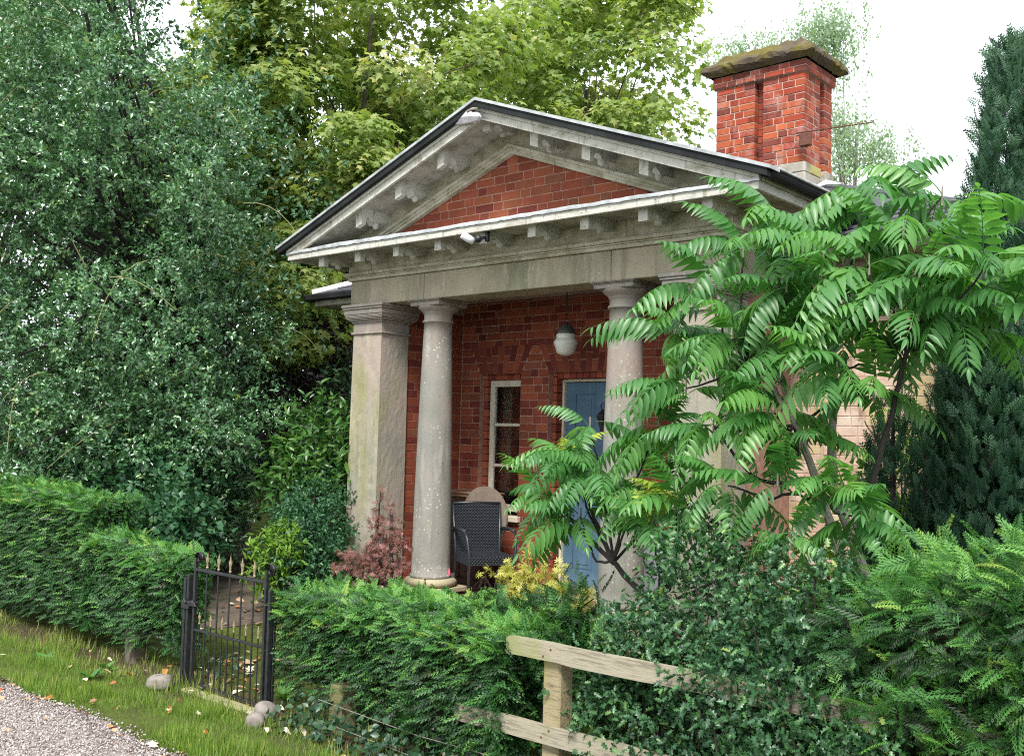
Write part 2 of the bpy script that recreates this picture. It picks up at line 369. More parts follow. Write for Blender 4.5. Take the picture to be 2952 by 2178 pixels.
class Fol:
    """foliage accumulator: triangles only, written with foreach_set"""
    def __init__(s): s.v = []; s.f = []; s.t = []; s.n = 0
    def scatter(s, T, P, A, Nr, size, tint):
        tv, tf, tt = T
        P = np.asarray(P, float); A = A / (np.linalg.norm(A, axis=1, keepdims=True) + 1e-9)
        Nr = Nr - (Nr * A).sum(1, keepdims=True) * A
        Nr = Nr / (np.linalg.norm(Nr, axis=1, keepdims=True) + 1e-9)
        X = np.cross(A, Nr)
        k = len(tv); n = len(P); sz = np.asarray(size, float).reshape(-1, 1, 1) * np.ones((n, 1, 1))
        v = P[:, None, :] + sz * (tv[None, :, 0, None] * X[:, None, :] + tv[None, :, 1, None] * A[:, None, :] + tv[None, :, 2, None] * Nr[:, None, :])
        s.v.append(v.reshape(-1, 3))
        s.f.append((tf[None] + (s.n + np.arange(n) * k)[:, None, None]).reshape(-1, 3))
        s.t.append(np.clip(np.asarray(tint).reshape(-1, 1) + tt[None, :], 0, 1).reshape(-1)); s.n += n * k
    def raw(s, v, f, t):
        s.v.append(v); s.f.append(np.asarray(f) + s.n); s.t.append(t); s.n += len(v)
    def mesh(s, name, mat):
        v = np.concatenate(s.v).astype(np.float32); f = np.concatenate(s.f).astype(np.int32); t_ = np.concatenate(s.t).astype(np.float32)
        me = bpy.data.meshes.new(name)
        me.vertices.add(len(v)); me.vertices.foreach_set('co', v.ravel())
        me.loops.add(f.size); me.loops.foreach_set('vertex_index', f.ravel())
        me.polygons.add(len(f)); me.polygons.foreach_set('loop_start', np.arange(0, f.size, 3, dtype=np.int32))
        me.polygons.foreach_set('loop_total', np.full(len(f), 3, dtype=np.int32))
        me.update(calc_edges=True)
        a = me.attributes.new('tint', 'FLOAT', 'POINT'); a.data.foreach_set('value', t_)
        me.materials.append(mat)
        return me

def link(name, me, parent=None, loc=None):
    o = bpy.data.objects.new(name, me); COL.objects.link(o)
    if loc is not None: o.location = loc
    if parent is not None: o.parent = parent
    return o
def part(name, acc, mats, parent, smooth=False, tint=False):
    return link(name, acc.mesh(name, mats, smooth, tint), parent)
def fpart(name, fol, mat, parent): return link(name, fol.mesh(name, mat), parent)
def tag(o, label, cat, group=None):
    o['label'] = label; o['category'] = cat
    if group: o['group'] = group
    return o
def thing(name, label, cat, group=None):
    o = bpy.data.objects.new(name, None); COL.objects.link(o); o.empty_display_size = 0.2
    return tag(o, label, cat, group)
def kind(o, k): o['kind'] = k; return o
def unit(v): return v / (np.linalg.norm(v, axis=-1, keepdims=True) + 1e-9)
def rdir(n): return unit(rng.normal(size=(n, 3)))

# leaf templates: +Y along the leaf, +Z its upper face; (verts, tris, tint offset)
def T_simple(w=0.25, fold=0.3, curl=0.15):
    v = np.array([(0, 0, 0), (-w, .45, fold * w), (0, .5, -curl * .25), (w, .45, fold * w), (0, 1, -curl)])
    return v, np.array([(0, 2, 1), (0, 3, 2), (1, 2, 4), (2, 3, 4)]), np.zeros(5)
def T_oval(w=0.25, fold=0.25, curl=0.2):
    v = np.array([(0, 0, 0), (-w, .3, fold * w), (0, .32, -curl * .1), (w, .3, fold * w), (-w * .8, .66, fold * w - curl * .4), (0, .68, -curl * .46), (w * .8, .66, fold * w - curl * .4), (0, 1, -curl)])
    return v, np.array([(0, 2, 1), (0, 3, 2), (1, 2, 4), (2, 5, 4), (2, 3, 5), (3, 6, 5), (4, 5, 7), (5, 6, 7)]), np.zeros(8)
def T_spiky():
    R_ = [(.24, .12), (.13, .27), (.33, .42), (.15, .56), (.27, .76), (.08, .82)]
    v = [(0, 0, 0), (0, .3, -.02), (0, .6, -.05), (0, 1, -.1)]
    for i, (x, y) in enumerate(R_): v.append((x, y, .12 if i % 2 == 0 else .02))
    for i, (x, y) in enumerate(R_): v.append((-x, y, .12 if i % 2 == 0 else .02))
    f = []
    for b_, sgn in ((4, 1), (10, -1)):
        q = [(0, b_, 1), (b_, b_ + 1, 1), (1, b_ + 1, 2), (b_ + 1, b_ + 2, b_ + 3), (b_ + 1, b_ + 3, 2), (2, b_ + 3, b_ + 5), (b_ + 3, b_ + 4, b_ + 5), (2, b_ + 5, 3)]
        f += q if sgn > 0 else [(a, c, b2) for a, b2, c in q]
    return np.array(v, float), np.array(f), np.zeros(len(v))
def T_lobed(droop=0.28):
    R_ = [(.46, .04), (.25, .24), (.55, .54), (.19, .60)]
    o_ = [(0, 0)] + R_ + [(0, 1.0)] + [(-x, y) for x, y in R_[::-1]]
    v = [(0, .33, .02)] + [(x, y, -droop * (x * x * 1.6 + max(0, y - .3) ** 2 + .02)) for x, y in o_]
    n = len(o_)
    return np.array(v), np.array([(0, 1 + i, 1 + (i + 1) % n) for i in range(n)]), np.zeros(len(v))
def T_palm(n=7, w=0.09):
    v, f = [(0, 0, 0)], []
    for i in range(n):
        a = math.radians(-110 + 220 * i / (n - 1)); l = 1 - .35 * abs(i - (n - 1) / 2) / ((n - 1) / 2)
        d = np.array([math.sin(a), math.cos(a)]); p = np.array([d[1], -d[0]]); k = len(v)
        for q, z in ((d * l * .5 - p * w, -.03), (d * l, -.2 * l), (d * l * .5 + p * w, -.03)): v.append((*q, z))
        f += [(0, k, k + 2), (k, k + 1, k + 2)]
    return np.array(v), np.array(f), np.zeros(len(v))
def T_spray(pairs=6, sub=True, wid=0.5, droop=0.25, fat=0.04):
    v, f, tt = [], [], []
    def dia(b_, d, l, w, z0, z1, tb, te):
        p = np.array([d[1], -d[0]]); k = len(v)
        for q, z, c in ((b_, z0, tb), (b_ + d * l * .45 - p * w, (z0 + z1) / 2, (tb + te) / 2), (b_ + d * l, z1, te), (b_ + d * l * .45 + p * w, (z0 + z1) / 2, (tb + te) / 2)):
            v.append((q[0], q[1], z)); tt.append(c)
        f.extend([(k, k + 2, k + 1), (k, k + 3, k + 2)])
    dia(np.array([0., 0.]), np.array([0., 1.]), 1.0, fat * .8, 0, -droop, -.22, .25)
    for i in range(pairs):
        for sg in (-1, 1):
            t_ = .1 + .8 * (i + (.25 if sg > 0 else 0)) / pairs
            l = wid * (1 - t_ * .75) * (.85 + .3 * ((i * 7 + sg * 3) % 5) / 5)
            a = math.radians(48 - 14 * t_); d = np.array([sg * math.sin(a), math.cos(a)]); b_ = np.array([0, t_])
            z0 = -droop * t_ ** 2; z1 = z0 - .10 * l - .05
            dia(b_, d, l, fat, z0, z1, -.16, .26)
            if sub:
                for j in range(2):
                    for s2 in (-1, 1):
                        b2 = b_ + d * l * (.3 + .3 * j); a2 = a * sg + s2 * math.radians(38); d2 = np.array([math.sin(a2), math.cos(a2)])
                        dia(b2, d2, l * (.36 - .1 * j), fat * .62, z0 + (z1 - z0) * (.3 + .3 * j), z1 - .02, -.05, .22)
    return np.array(v), np.array(f), np.array(tt)
T_HOLLY, T_OVAL, T_SPIKY, T_SYC, T_PALM, T_LONG = T_simple(.27, .45, .22), T_oval(.24), T_spiky(), T_lobed(), T_palm(), T_oval(.15, .3, .3)
T_HAIR, T_SPRD, T_ROUND = T_spray(4, False, .30, .22, .050), T_spray(6, True, .42, .25, .032), T_simple(.38, .25, .15)
def T_blade():
    v = np.array([(-.024, 0, 0), (.024, 0, 0), (-.019, .5, .04), (.019, .5, .04), (0, 1, .26)])
    return v, np.array([(0, 1, 3), (0, 3, 2), (2, 3, 4)]), np.array([-.15, -.15, 0, 0, .15])

# ------------------------------------------------------------------ terrain
def sm(a, b_, x):
    t_ = np.clip((x - a) / (b_ - a), 0, 1); return t_ * t_ * (3 - 2 * t_)
def gz(x, y):
    """ground height (camera eye is z = 0)"""
    return -1.95 + 0.27 * sm(4.7, 6.8, y) + 0.02 * np.sin(x * 2.1 + y) * np.cos(y * 1.7 - x * .6) * sm(3.6, 4.2, y)
m, t, b, o = nodes('ground_grass')
c = ramp(t, noise(t, 3.0, 8, .7), [(0.3, (0.060, 0.052, 0.025)), (0.48, (0.085, 0.105, 0.028)), (0.62, (0.105, 0.150, 0.030)), (0.8, (0.15, 0.15, 0.05))])
c = mixc(t, patches(t, 40, .55, .7, 4), c, (0.05, 0.04, 0.025))
sx = N(t, 'ShaderNodeSeparateXYZ'); t.links.new(N(t, 'ShaderNodeNewGeometry').outputs['Position'], sx.inputs[0])
mr1 = N(t, 'ShaderNodeMapRange'); mr1.inputs[1].default_value = 4.12; mr1.inputs[2].default_value = 4.35; t.links.new(sx.outputs[1], mr1.inputs[0])
mr2 = N(t, 'ShaderNodeMapRange'); mr2.inputs[1].default_value = 4.75; mr2.inputs[2].default_value = 4.5; t.links.new(sx.outputs[1], mr2.inputs[0])
mm = N(t, 'ShaderNodeMath'); mm.operation = 'MULTIPLY'; t.links.new(mr1.outputs[0], mm.inputs[0]); t.links.new(mr2.outputs[0], mm.inputs[1])
c = mixc(t, mm.outputs[0], c, ramp(t, noise(t, 14, 8, .7), [(.3, (.045, .033, .022)), (.6, (.085, .064, .042)), (.8, (.13, .10, .065))]))
t.links.new(c, b.inputs['Base Color']); b.inputs['Roughness'].default_value = 0.95; b.inputs['Specular IOR Level'].default_value = 0.1
bump(t, b, noise(t, 60, 8, .7), 0.8, 0.03); GROUND = m
m, t, b, o = nodes('gravel_bed')
v = N(t, 'ShaderNodeTexVoronoi'); v.inputs['Scale'].default_value = 75
t.links.new(N(t, 'ShaderNodeNewGeometry').outputs['Position'], v.inputs['Vector'])
sep = N(t, 'ShaderNodeSeparateColor'); t.links.new(v.outputs['Color'], sep.inputs[0])
c = ramp(t, sep.outputs[0], [(0, (0.12, 0.095, 0.09)), (0.4, (0.25, 0.21, 0.195)), (0.8, (0.36, 0.31, 0.295)), (1, (0.48, 0.43, 0.415))])
t.links.new(c, b.inputs['Base Color']); b.inputs['Roughness'].default_value = 0.9
bump(t, b, v.outputs['Distance'], 1.0, -0.012); GRAVEL = m
m, t, b, o = nodes('path_earth')
c = ramp(t, noise(t, 5, 8, .7), [(0.3, (0.065, 0.048, 0.036)), (0.6, (0.12, 0.095, 0.072)), (0.8, (0.13, 0.13, 0.05))])
t.links.new(c, b.inputs['Base Color']); b.inputs['Roughness'].default_value = 0.95
bump(t, b, noise(t, 50, 8, .7), 0.6, 0.02); EARTH = m

def sheet(name, xs, ys, zf, mat, lift=0.0, mask=None):
    X, Y_ = np.meshgrid(xs, ys); Z = zf(X, Y_) + lift
    a = Acc(); a.v.append(np.stack([X, Y_, Z], -1).reshape(-1, 3)); a.t.append(np.zeros(X.size)); a.n = X.size
    nx = len(xs)
    for j in range(len(ys) - 1):
        for i in range(nx - 1):
            if mask is None or mask((xs[i] + xs[i + 1]) / 2, (ys[j] + ys[j + 1]) / 2):
                a.f.append([j * nx + i, j * nx + i + 1, (j + 1) * nx + i + 1, (j + 1) * nx + i]); a.m.append(0)
    return kind(link(name, a.mesh(name, mat, True)), 'structure')
xs = np.concatenate([np.linspace(-200, -16, 14), np.linspace(-15, 3, 73), np.linspace(4, 160, 12)])
ys = np.concatenate([np.linspace(-120, -1, 12), np.linspace(0, 12, 61), np.linspace(13, 220, 20)])
sheet('ground', xs, ys, gz, GROUND)
# gravel drive: a strip along the verge with a wavering edge
gx = np.linspace(-30, 20, 201)
ge = 3.50 + 0.05 * np.sin(gx * 1.3) + 0.03 * np.sin(gx * 3.7 + 1) - 0.13 * sm(-6.8, -8.3, gx)
v = np.concatenate([np.stack([gx, np.full_like(gx, -4.0), np.full_like(gx, -1.938)], 1), np.stack([gx, ge - .25, np.full_like(gx, -1.934)], 1), np.stack([gx, ge, np.full_like(gx, -1.944)], 1)])
a = Acc(); n = len(gx); a.add(v, [(r * n + i, r * n + i + 1, (r + 1) * n + i + 1, (r + 1) * n + i) for r in (0, 1) for i in range(n - 1)])
kind(part('gravel_drive', a, GRAVEL, None, True), 'structure')
def gedge(x): return np.interp(x, gx, ge)
# trodden garden path from the gate towards the lawn
pc = np.array([(-8.3, 5.72), (-8.6, 5.95), (-9.1, 6.3), (-10.2, 7.1), (-12.0, 8.35), (-14.0, 9.7)])
tt = np.linspace(0, 5, 60); px = np.interp(tt, range(6), pc[:, 0]); py = np.interp(tt, range(6), pc[:, 1])
d = np.stack([np.gradient(px), np.gradient(py)], 1); d /= np.linalg.norm(d, axis=1, keepdims=True)
wv = 0.36 + 0.06 * np.sin(tt * 5) + .12 * sm(1, 3, tt)
v = []
for sgn in (-1, -.5, 0, .5, 1):
    x_, y_ = px - sgn * d[:, 1] * wv, py + sgn * d[:, 0] * wv
    v.append(np.stack([x_, y_, gz(x_, y_) + .006], 1))
a = Acc(); n = 60; a.add(np.concatenate(v), [(r * n + i, r * n + i + 1, (r + 1) * n + i + 1, (r + 1) * n + i) for r in range(4) for i in range(n - 1)])
kind(part('garden_path', a, EARTH, None, True), 'structure')

# ------------------------------------------------------------------ the lodge
XC, YF = -5.985, 6.80        # centre line and front plane of the portico
YB = 7.98                    # porch back wall
lodge = thing('lodge', 'small red brick lodge with a classical stone columned porch and white pediment', 'house')
CH = 0.0788                  # brick course
BM = [MT['red'], MT['orange'], MT['plum'], MT['brown']]
_bc = {}
def brick_mesh(dx, dy, dz, mat, key):
    k = (round(dx, 2), round(dy, 2), round(dz, 3), mat.name, key)
    if k not in _bc:
        a = Acc(); a.cbox(-dx / 2, dx / 2, -dy / 2, dy / 2, -dz / 2, dz / 2, 0.003, jit=0.0007)
        _bc[k] = a.mesh('brick', mat)
    return _bc[k]
def lay(parent, x0, x1, y0, y1, z0, z1, mat, name='brick'):
    """one brick, an object of its own"""
    dx, dy, dz = round(x1 - x0, 2), round(y1 - y0, 2), round(z1 - z0, 3)
    o = link(name, brick_mesh(dx, dy, dz, mat, random.randrange(3)), parent)
    o.location = ((x0 + x1) / 2 , (y0 + y1) / 2 + random.uniform(-.002, .002), (z0 + z1) / 2)
    o.scale = ((x1 - x0) / dx, 1, 1) if dx else (1, 1, 1)
    o.rotation_euler = (random.uniform(-.006, .006), random.uniform(-.006, .006), random.uniform(-.006, .006))
    return o
def bond(lo, hi, course, joint=0.0068, st=0.222, hd=0.106):
    """Flemish-like run of brick lengths between lo and hi, short leftovers joined to their neighbour"""
    x = lo - ((0.0, 0.165, 0.06, 0.22)[course % 4]); k = course
    out = []
    while x < hi:
        w = st if (k % 2 == 0) else hd
        a_, b_ = max(x, lo), min(x + w, hi)
        if b_ - a_ > 0.003: out.append([a_, b_])
        x += w + joint; k += 1
    if len(out) > 1 and out[0][1] - out[0][0] < .055: out[1][0] = out[0][0]; out.pop(0)
    if len(out) > 1 and out[-1][1] - out[-1][0] < .055: out[-2][1] = out[-1][1]; out.pop()
    if out: out[0][0] = lo; out[-1][1] = hi
    return out
def pick(w=(.55, .2, .14, .11)): return random.choices(range(4), w)[0]

# --- piers in antis, columns
def pier(sx):
    xo, xi = XC + sx * 2.125, XC + sx * 1.700
    x0, x1 = min(xo, xi), max(xo, xi)
    y0, y1 = YF, 7.168
    a = Acc()
    zs = np.linspace(-1.42, 1.005, 40); n = 10
    g = []
    # weathered shaft: subdivided ring with small relief, a touch wider at the foot
    for k, z in enumerate(zs):
        w = 0.012 * (1 - k / 39)
        ring = [(x0 - w, y0 - w), (x1 + w, y0 - w), (x1 + w, y1), (x0 - w, y1)]
        for e in range(4):
            p, q = np.array(ring[e]), np.array(ring[(e + 1) % 4])
            for i in range(n):
                r = p + (q - p) * i / n
                nrm = np.array([(0, -1), (1, 0), (0, 1), (-1, 0)][e]) if i else np.zeros(2)
                amp = 0.0028 if e == 0 and sx < 0 else 0.0008
                r = r + nrm * rng.normal(0, amp)
                g.append((r[0], r[1], z))
    m_ = 4 * n
    a.add(g, [(k * m_ + i, k * m_ + (i + 1) % m_, (k + 1) * m_ + (i + 1) % m_, (k + 1) * m_ + i) for k in range(39) for i in range(m_)])
    p = part('pier', a, MT['pier_stone'], lodge)
    c = Acc()
    def ring(e, z0, z1, ch=.004): c.cbox(x0 - e, x1 + e, y0 - e, y1 + e, z0, z1, ch)
    ring(.022, 1.005, 1.030, .008); ring(.004, 1.030, 1.122); ring(.02, 1.122, 1.142, .006)
    prev = .02
    for k in range(5):                                        # ovolo
        e = .024 + .045 * math.sin(math.pi / 2 * (k + 1) / 5); ring(e, 1.142 + .012 * k, 1.142 + .012 * (k + 1), .003)
    ring(.075, 1.204, 1.252); ring(.088, 1.254, 1.272, .004); ring(.098, 1.274, 1.305, .006)
    part('capital', c, MT['column_stone'], p)
    return p
pier(-1); pier(1)
def column(sx):
    cx = XC + sx * 1.105
    a = Acc()
    prof = []
    for i in range(24):
        u = i / 23; z = -1.31 + u * 2.40
        r = 0.186 - 0.050 * (u ** 1.55)
        prof.append((r, z))
    a.lathe(cx, YF + .20, [(0.200, -1.345), (0.200, -1.322), (0.190, -1.312)] + prof + [(0.137, 1.09)], 40)
    p = part('column', a, MT['column_stone'], lodge, True)
    c = Acc()
    c.lathe(cx, YF + .20, [(0.137, 1.088), (0.149, 1.092), (0.153, 1.103), (0.149, 1.114), (0.138, 1.118), (0.138, 1.172), (0.146, 1.178), (0.148, 1.186), (0.152, 1.192), (0.160, 1.200), (0.182, 1.216), (0.198, 1.236), (0.203, 1.249)], 40)
    q = part('capital', c, MT['column_stone'], p, True)
    k = Acc(); e = .195
    k.cbox(cx - e, cx + e, YF + .2 - e, YF + .2 + e, 1.249, 1.284, .003)
    for j, (e, z0, z1) in enumerate(((.203, 1.2845, 1.291), (.214, 1.2915, 1.298), (.224, 1.2985, 1.305))): k.cbox(cx - e, cx + e, YF + .2 - e, YF + .2 + e, z0, z1, .002)
    part('abacus', k, MT['column_stone'], p)
    bs = Acc(); tor = []
    for i in range(11):
        w = math.pi * i / 10 - math.pi / 2; tor.append((0.205 + .048 * math.cos(w), -1.385 + .040 * math.sin(w)))
    bs.lathe(cx, YF + .20, tor, 40)
    part('base', bs, MT['step_stone'], p, True)
    pl = Acc(); pl.cbox(cx - .26, cx + .26, YF - .06, YF + .46, -1.47, -1.426, .006)
    part('plinth', pl, MT['step_stone'], p)
column(-1); column(1)

# --- stylobate and porch floor
a = Acc(); a.cbox(XC - 2.3, XC + 2.3, 6.56, 6.85, -1.76, -1.472, .01); part('step', a, MT['step_stone'], lodge)
a = Acc(); a.cbox(XC - 2.45, XC + 2.45, 6.30, 6.555, -1.9, -1.64, .01); part('step', a, MT['step_stone'], lodge)
a = Acc(); a.box(XC - 1.72, XC + 1.72, 6.852, 8.3, -1.76, -1.500); part('porch_floor', a, MT['porch_tile'], lodge)
a = Acc(); a.box(XC - 2.1, XC + 2.1, 7.125, YB + .3, 1.43, 1.50); part('porch_ceiling', a, MT['ceiling_board'], lodge)

# --- architrave of three stones with side returns
arch = Acc(); arch.box(XC - 2.15, XC + 2.15, 6.86, 7.08, 1.32, 1.54); arch_o = part('architrave', arch, MT['sandstone'], lodge)
js = [XC - 2.19, XC - 1.115, XC + 1.085, XC + 2.19]
for i in range(3):
    a = Acc(); a.cbox(js[i] + (.0025 if i else 0), js[i + 1] - (.0025 if i < 2 else 0), YF, 7.12, 1.307, 1.558, .004); part('stone', a, MT['sandstone'], arch_o)
for sx in (-1, 1):
    a = Acc(); xa, xb = sorted((XC + sx * 2.188, XC + sx * 1.70)); a.cbox(xa, xb, 7.123, YB + .2, 1.307, 1.556, .004); part('stone', a, MT['sandstone'], arch_o)

# --- horizontal cornice
def band(a, e, z0, z1, yb=7.9, ch=.003):
    """moulding run round the front and both sides of the portico, standing e proud of the architrave"""
    a.cbox(XC - 2.19 - e, XC + 2.19 + e, YF - e, YF + .06, z0, z1, ch)
    for sx in (-1, 1):
        xa, xb = sorted((XC + sx * (2.19 + e), XC + sx * 2.10)); a.cbox(xa, xb, YF + .0605, yb, z0, z1, ch)
a = Acc(); band(a, .028, 1.560, 1.592); band(a, .040, 1.5925, 1.606, ch=.004); band(a, .060, 1.6065, 1.640, ch=.006); part('bed_moulding', a, MT['dirty_paint'], lodge)
a = Acc(); band(a, .022, 1.641, 1.785); part('frieze', a, MT['dirty_paint'], lodge)
a = Acc(); a.box(XC - 2.62, XC + 2.62, 6.365, 7.0, 1.786, 1.80)
for sx in (-1, 1):
    xa, xb = sorted((XC + sx * 2.1, XC + sx * 2.62)); a.box(xa, xb, 7.001, 7.9, 1.7865, 1.80)
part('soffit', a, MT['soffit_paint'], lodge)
a = Acc(); a.cbox(XC - 2.65, XC + 2.65, 6.332, 6.362, 1.752, 1.818, .004); part('fascia', a, MT['white_paint'], lodge)
for sx in (-1, 1):
    a = Acc(); xa, xb = sorted((XC + sx * 2.621, XC + sx * 2.650)); a.cbox(xa, xb, 6.3635, 7.62, 1.752, 1.818, .004)
    xa, xb = sorted((XC + sx * 2.621, XC + sx * 2.672)); a.cbox(xa, xb, 6.3645, 7.62, 1.8185, 1.845, .004)
    part('side_fascia', a, MT['white_paint'], lodge)
# uneven lead dressed over the cornice
n = 120; xs_ = np.linspace(XC - 2.665, XC + 2.665, n); w = np.cumsum(rng.normal(0, .0016, n)); w -= np.linspace(0, w[-1], n)
lo = 1.812 - .005 * rng.random(n)
v = np.concatenate([np.stack([xs_, np.full(n, 6.318), lo + w * .4], 1), np.stack([xs_, np.full(n, 6.316), 1.832 + w], 1), np.stack([xs_, np.full(n, 6.33), 1.838 + w], 1), np.stack([xs_, np.full(n, 6.82), np.full(n, 1.875)], 1)])
a = Acc(); a.add(v, [(r * n + i, r * n + i + 1, (r + 1) * n + i + 1, (r + 1) * n + i) for r in range(3) for i in range(n - 1)])
part('lead_flashing', a, MT['lead'], lodge, True)

def bracket(cx, z_top, h, slope, name='bracket'):
    """scrolled modillion; slope shears it along a raking cornice"""
    a = Acc(); w = .042
    prof = [(6.42, z_top), (6.42, z_top - h), (6.474, z_top - h), (6.476, z_top - h * .60), (6.490, z_top - h * .47), (6.522, z_top - h * .41), (6.554, z_top - h * .47), (6.572, z_top - h * .60), (6.59, z_top - h * .70), (6.70, z_top - h * .66), (6.775, z_top - h * .62), (6.775, z_top)]
    k = len(prof); v = []
    for x in (cx - w, cx + w):
        for y, z in prof: v.append((x, y, z + slope * (x - cx)))
    f = [(i, (i + 1) % k, k + (i + 1) % k, k + i) for i in range(k)]
    f += [tuple(range(k))[::-1], tuple(range(k, 2 * k))]
    a.add(v, f)
    bz = z_top - h * .74; a.lathe(cx, 6.635, [(.004, bz - h * .30), (.022, bz - h * .24), (.033, bz - h * .08), (.034, bz + h * .10)], 12)
    for e, z0, z1 in ((.010, .020, .034), (.018, .001, .0195)):
        v = [(x, y, z_top - z + slope * (x - cx)) for z in (z1, z0) for x, y in ((cx - w - e, 6.42 - e), (cx + w + e, 6.42 - e), (cx + w + e, 6.776), (cx - w - e, 6.776))]
        a.add(v, [(3, 2, 1, 0), (4, 5, 6, 7), (0, 1, 5, 4), (1, 2, 6, 5), (2, 3, 7, 6), (3, 0, 4, 7)])
    return part(name, a, MT['white_paint'], lodge)
BX = [-2.21, -1.655, -1.105, -.555, 0, .545, 1.09, 1.645, 2.20]
for i, x in enumerate(BX): bracket(XC + x, 1.786, .120, 0)

# --- raking cornice, tympanum
TN = 0.368
def chevron(a, Lh, y0, y1, zlo, zhi, apex_cut=0):
    v = []
    for x in (-Lh, 0, Lh):
        for y, z in ((y0, zlo), (y1, zlo), (y1, zhi), (y0, zhi)): v.append((XC + x, y, z - TN * abs(x)))
    a.add(v, [(0, 1, 2, 3)] + [(k * 4 + i, (k + 1) * 4 + i, (k + 1) * 4 + (i + 1) % 4, k * 4 + (i + 1) % 4) for k in (0, 1) for i in range(4)] + [(8, 9, 10, 11)])
a = Acc(); chevron(a, 1.82, 6.752, 6.83, 2.532, 2.562); chevron(a, 1.90, 6.738, 6.83, 2.5625, 2.585); chevron(a, 2.0, 6.715, 6.83, 2.5855, 2.612); part('raking_moulding', a, MT['dirty_paint'], lodge)
a = Acc(); chevron(a, 2.40, 6.768, 6.84, 2.6125, 2.762); part('raking_frieze', a, MT['dirty_paint'], lodge)
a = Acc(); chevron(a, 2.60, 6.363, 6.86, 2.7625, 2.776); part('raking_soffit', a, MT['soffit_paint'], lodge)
a = Acc(); chevron(a, 2.652, 6.334, 6.3625, 2.736, 2.802); chevron(a, 2.66, 6.318, 6.3635, 2.8025, 2.830); part('raking_fascia', a, MT['white_paint'], lodge)
for x in BX[1:-1]:
    if x == 0:
        b0 = bracket(XC, 2.775, .12, 0)
    else: bracket(XC + x, 2.772 - TN * abs(x), .145, -TN * math.copysign(1, x))
a = Acc()
v = []; half = [XC - 2.0, XC, XC + 2.0]
a.prism([(XC - 1.95, 1.80), (XC + 1.95, 1.80), (XC, 2.545)], 6.8035, 6.95, 'y')
ty = part('tympanum', a, MT['mortar_red'], lodge)
z = 1.815; c = 0
while z < 2.53:
    half_w = (2.56 - z) / TN
    for x0, x1 in bond(XC - half_w, XC + half_w, c):
        if abs((x0 + x1) / 2 - XC) < half_w - .02:
            lay(ty, x0, x1, 6.80, 6.90, z, z + CH - .0066, BM[pick((.62, .18, .10, .10))])
    z += CH; c += 1
# --- verge, lead roll and portico roof
a = Acc(); chevron(a, 2.745, 6.272, 6.33, 2.8305, 2.884); part('verge_board', a, MT['black_gutter'], lodge)
a = Acc(); chevron(a, 2.775, 6.258, 6.40, 2.8845, 2.910); part('lead_edge', a, MT['lead'], lodge)
a = Acc(); chevron(a, 2.74, 6.401, 9.6, 2.860, 2.893); part('portico_roof', a, MT['slate'], lodge)
for sx in (-1, 1):
    a = Acc(); xs2 = XC + sx * 2.74
    pr = []
    for i in range(9):
        w = math.pi * i / 8; pr.append((XC + sx * 2.712 + .045 * math.cos(w), 1.878 - .055 * math.sin(w)))
    pr += [(XC + sx * 2.712 - .041, 1.880), (XC + sx * 2.712 - .03, 1.840), (XC + sx * 2.712 + .03, 1.840), (XC + sx * 2.712 + .041, 1.880)]
    a.prism(pr, 6.335, 8.1, 'y'); part('gutter', a, MT['black_gutter'], lodge)
    a = Acc(); xa, xb = sorted((XC + sx * 2.66, XC + sx * 2.775)); a.cbox(xa, xb, 6.405, 8.15, 1.882, 1.900, .004); part('lead_edge', a, MT['lead'], lodge)
# crumpled pale flashing at the apex
pts = [at(1260 + x * 400 / 2203, 250 + y * 400 / 2203, Y_) for x, y, Y_ in ((280, 602, 6.31), (385, 480, 6.255), (478, 368, 6.255), (560, 405, 6.245), (640, 405, 6.235), (668, 470, 6.240), (640, 530, 6.262), (480, 568, 6.275))]
cen = np.mean(pts, 0) + np.array([0, -.02, 0])
a = Acc(); a.add([cen] + pts + [p + np.array([0, .03, 0]) for p in pts], [(0, 1 + i, 1 + (i + 1) % 8) for i in range(8)] + [(1 + i, 1 + (i + 1) % 8, 9 + (i + 1) % 8, 9 + i) for i in range(8)])
part('bent_flashing', a, MT['lead_pale'], lodge)
a = Acc(); a.tube([at(1347, 322, 6.25), at(1362, 314, 6.25), at(1376, 313, 6.25)], .012, .012, 8); part('pipe_stub', a, MT['bark_grey'], lodge)

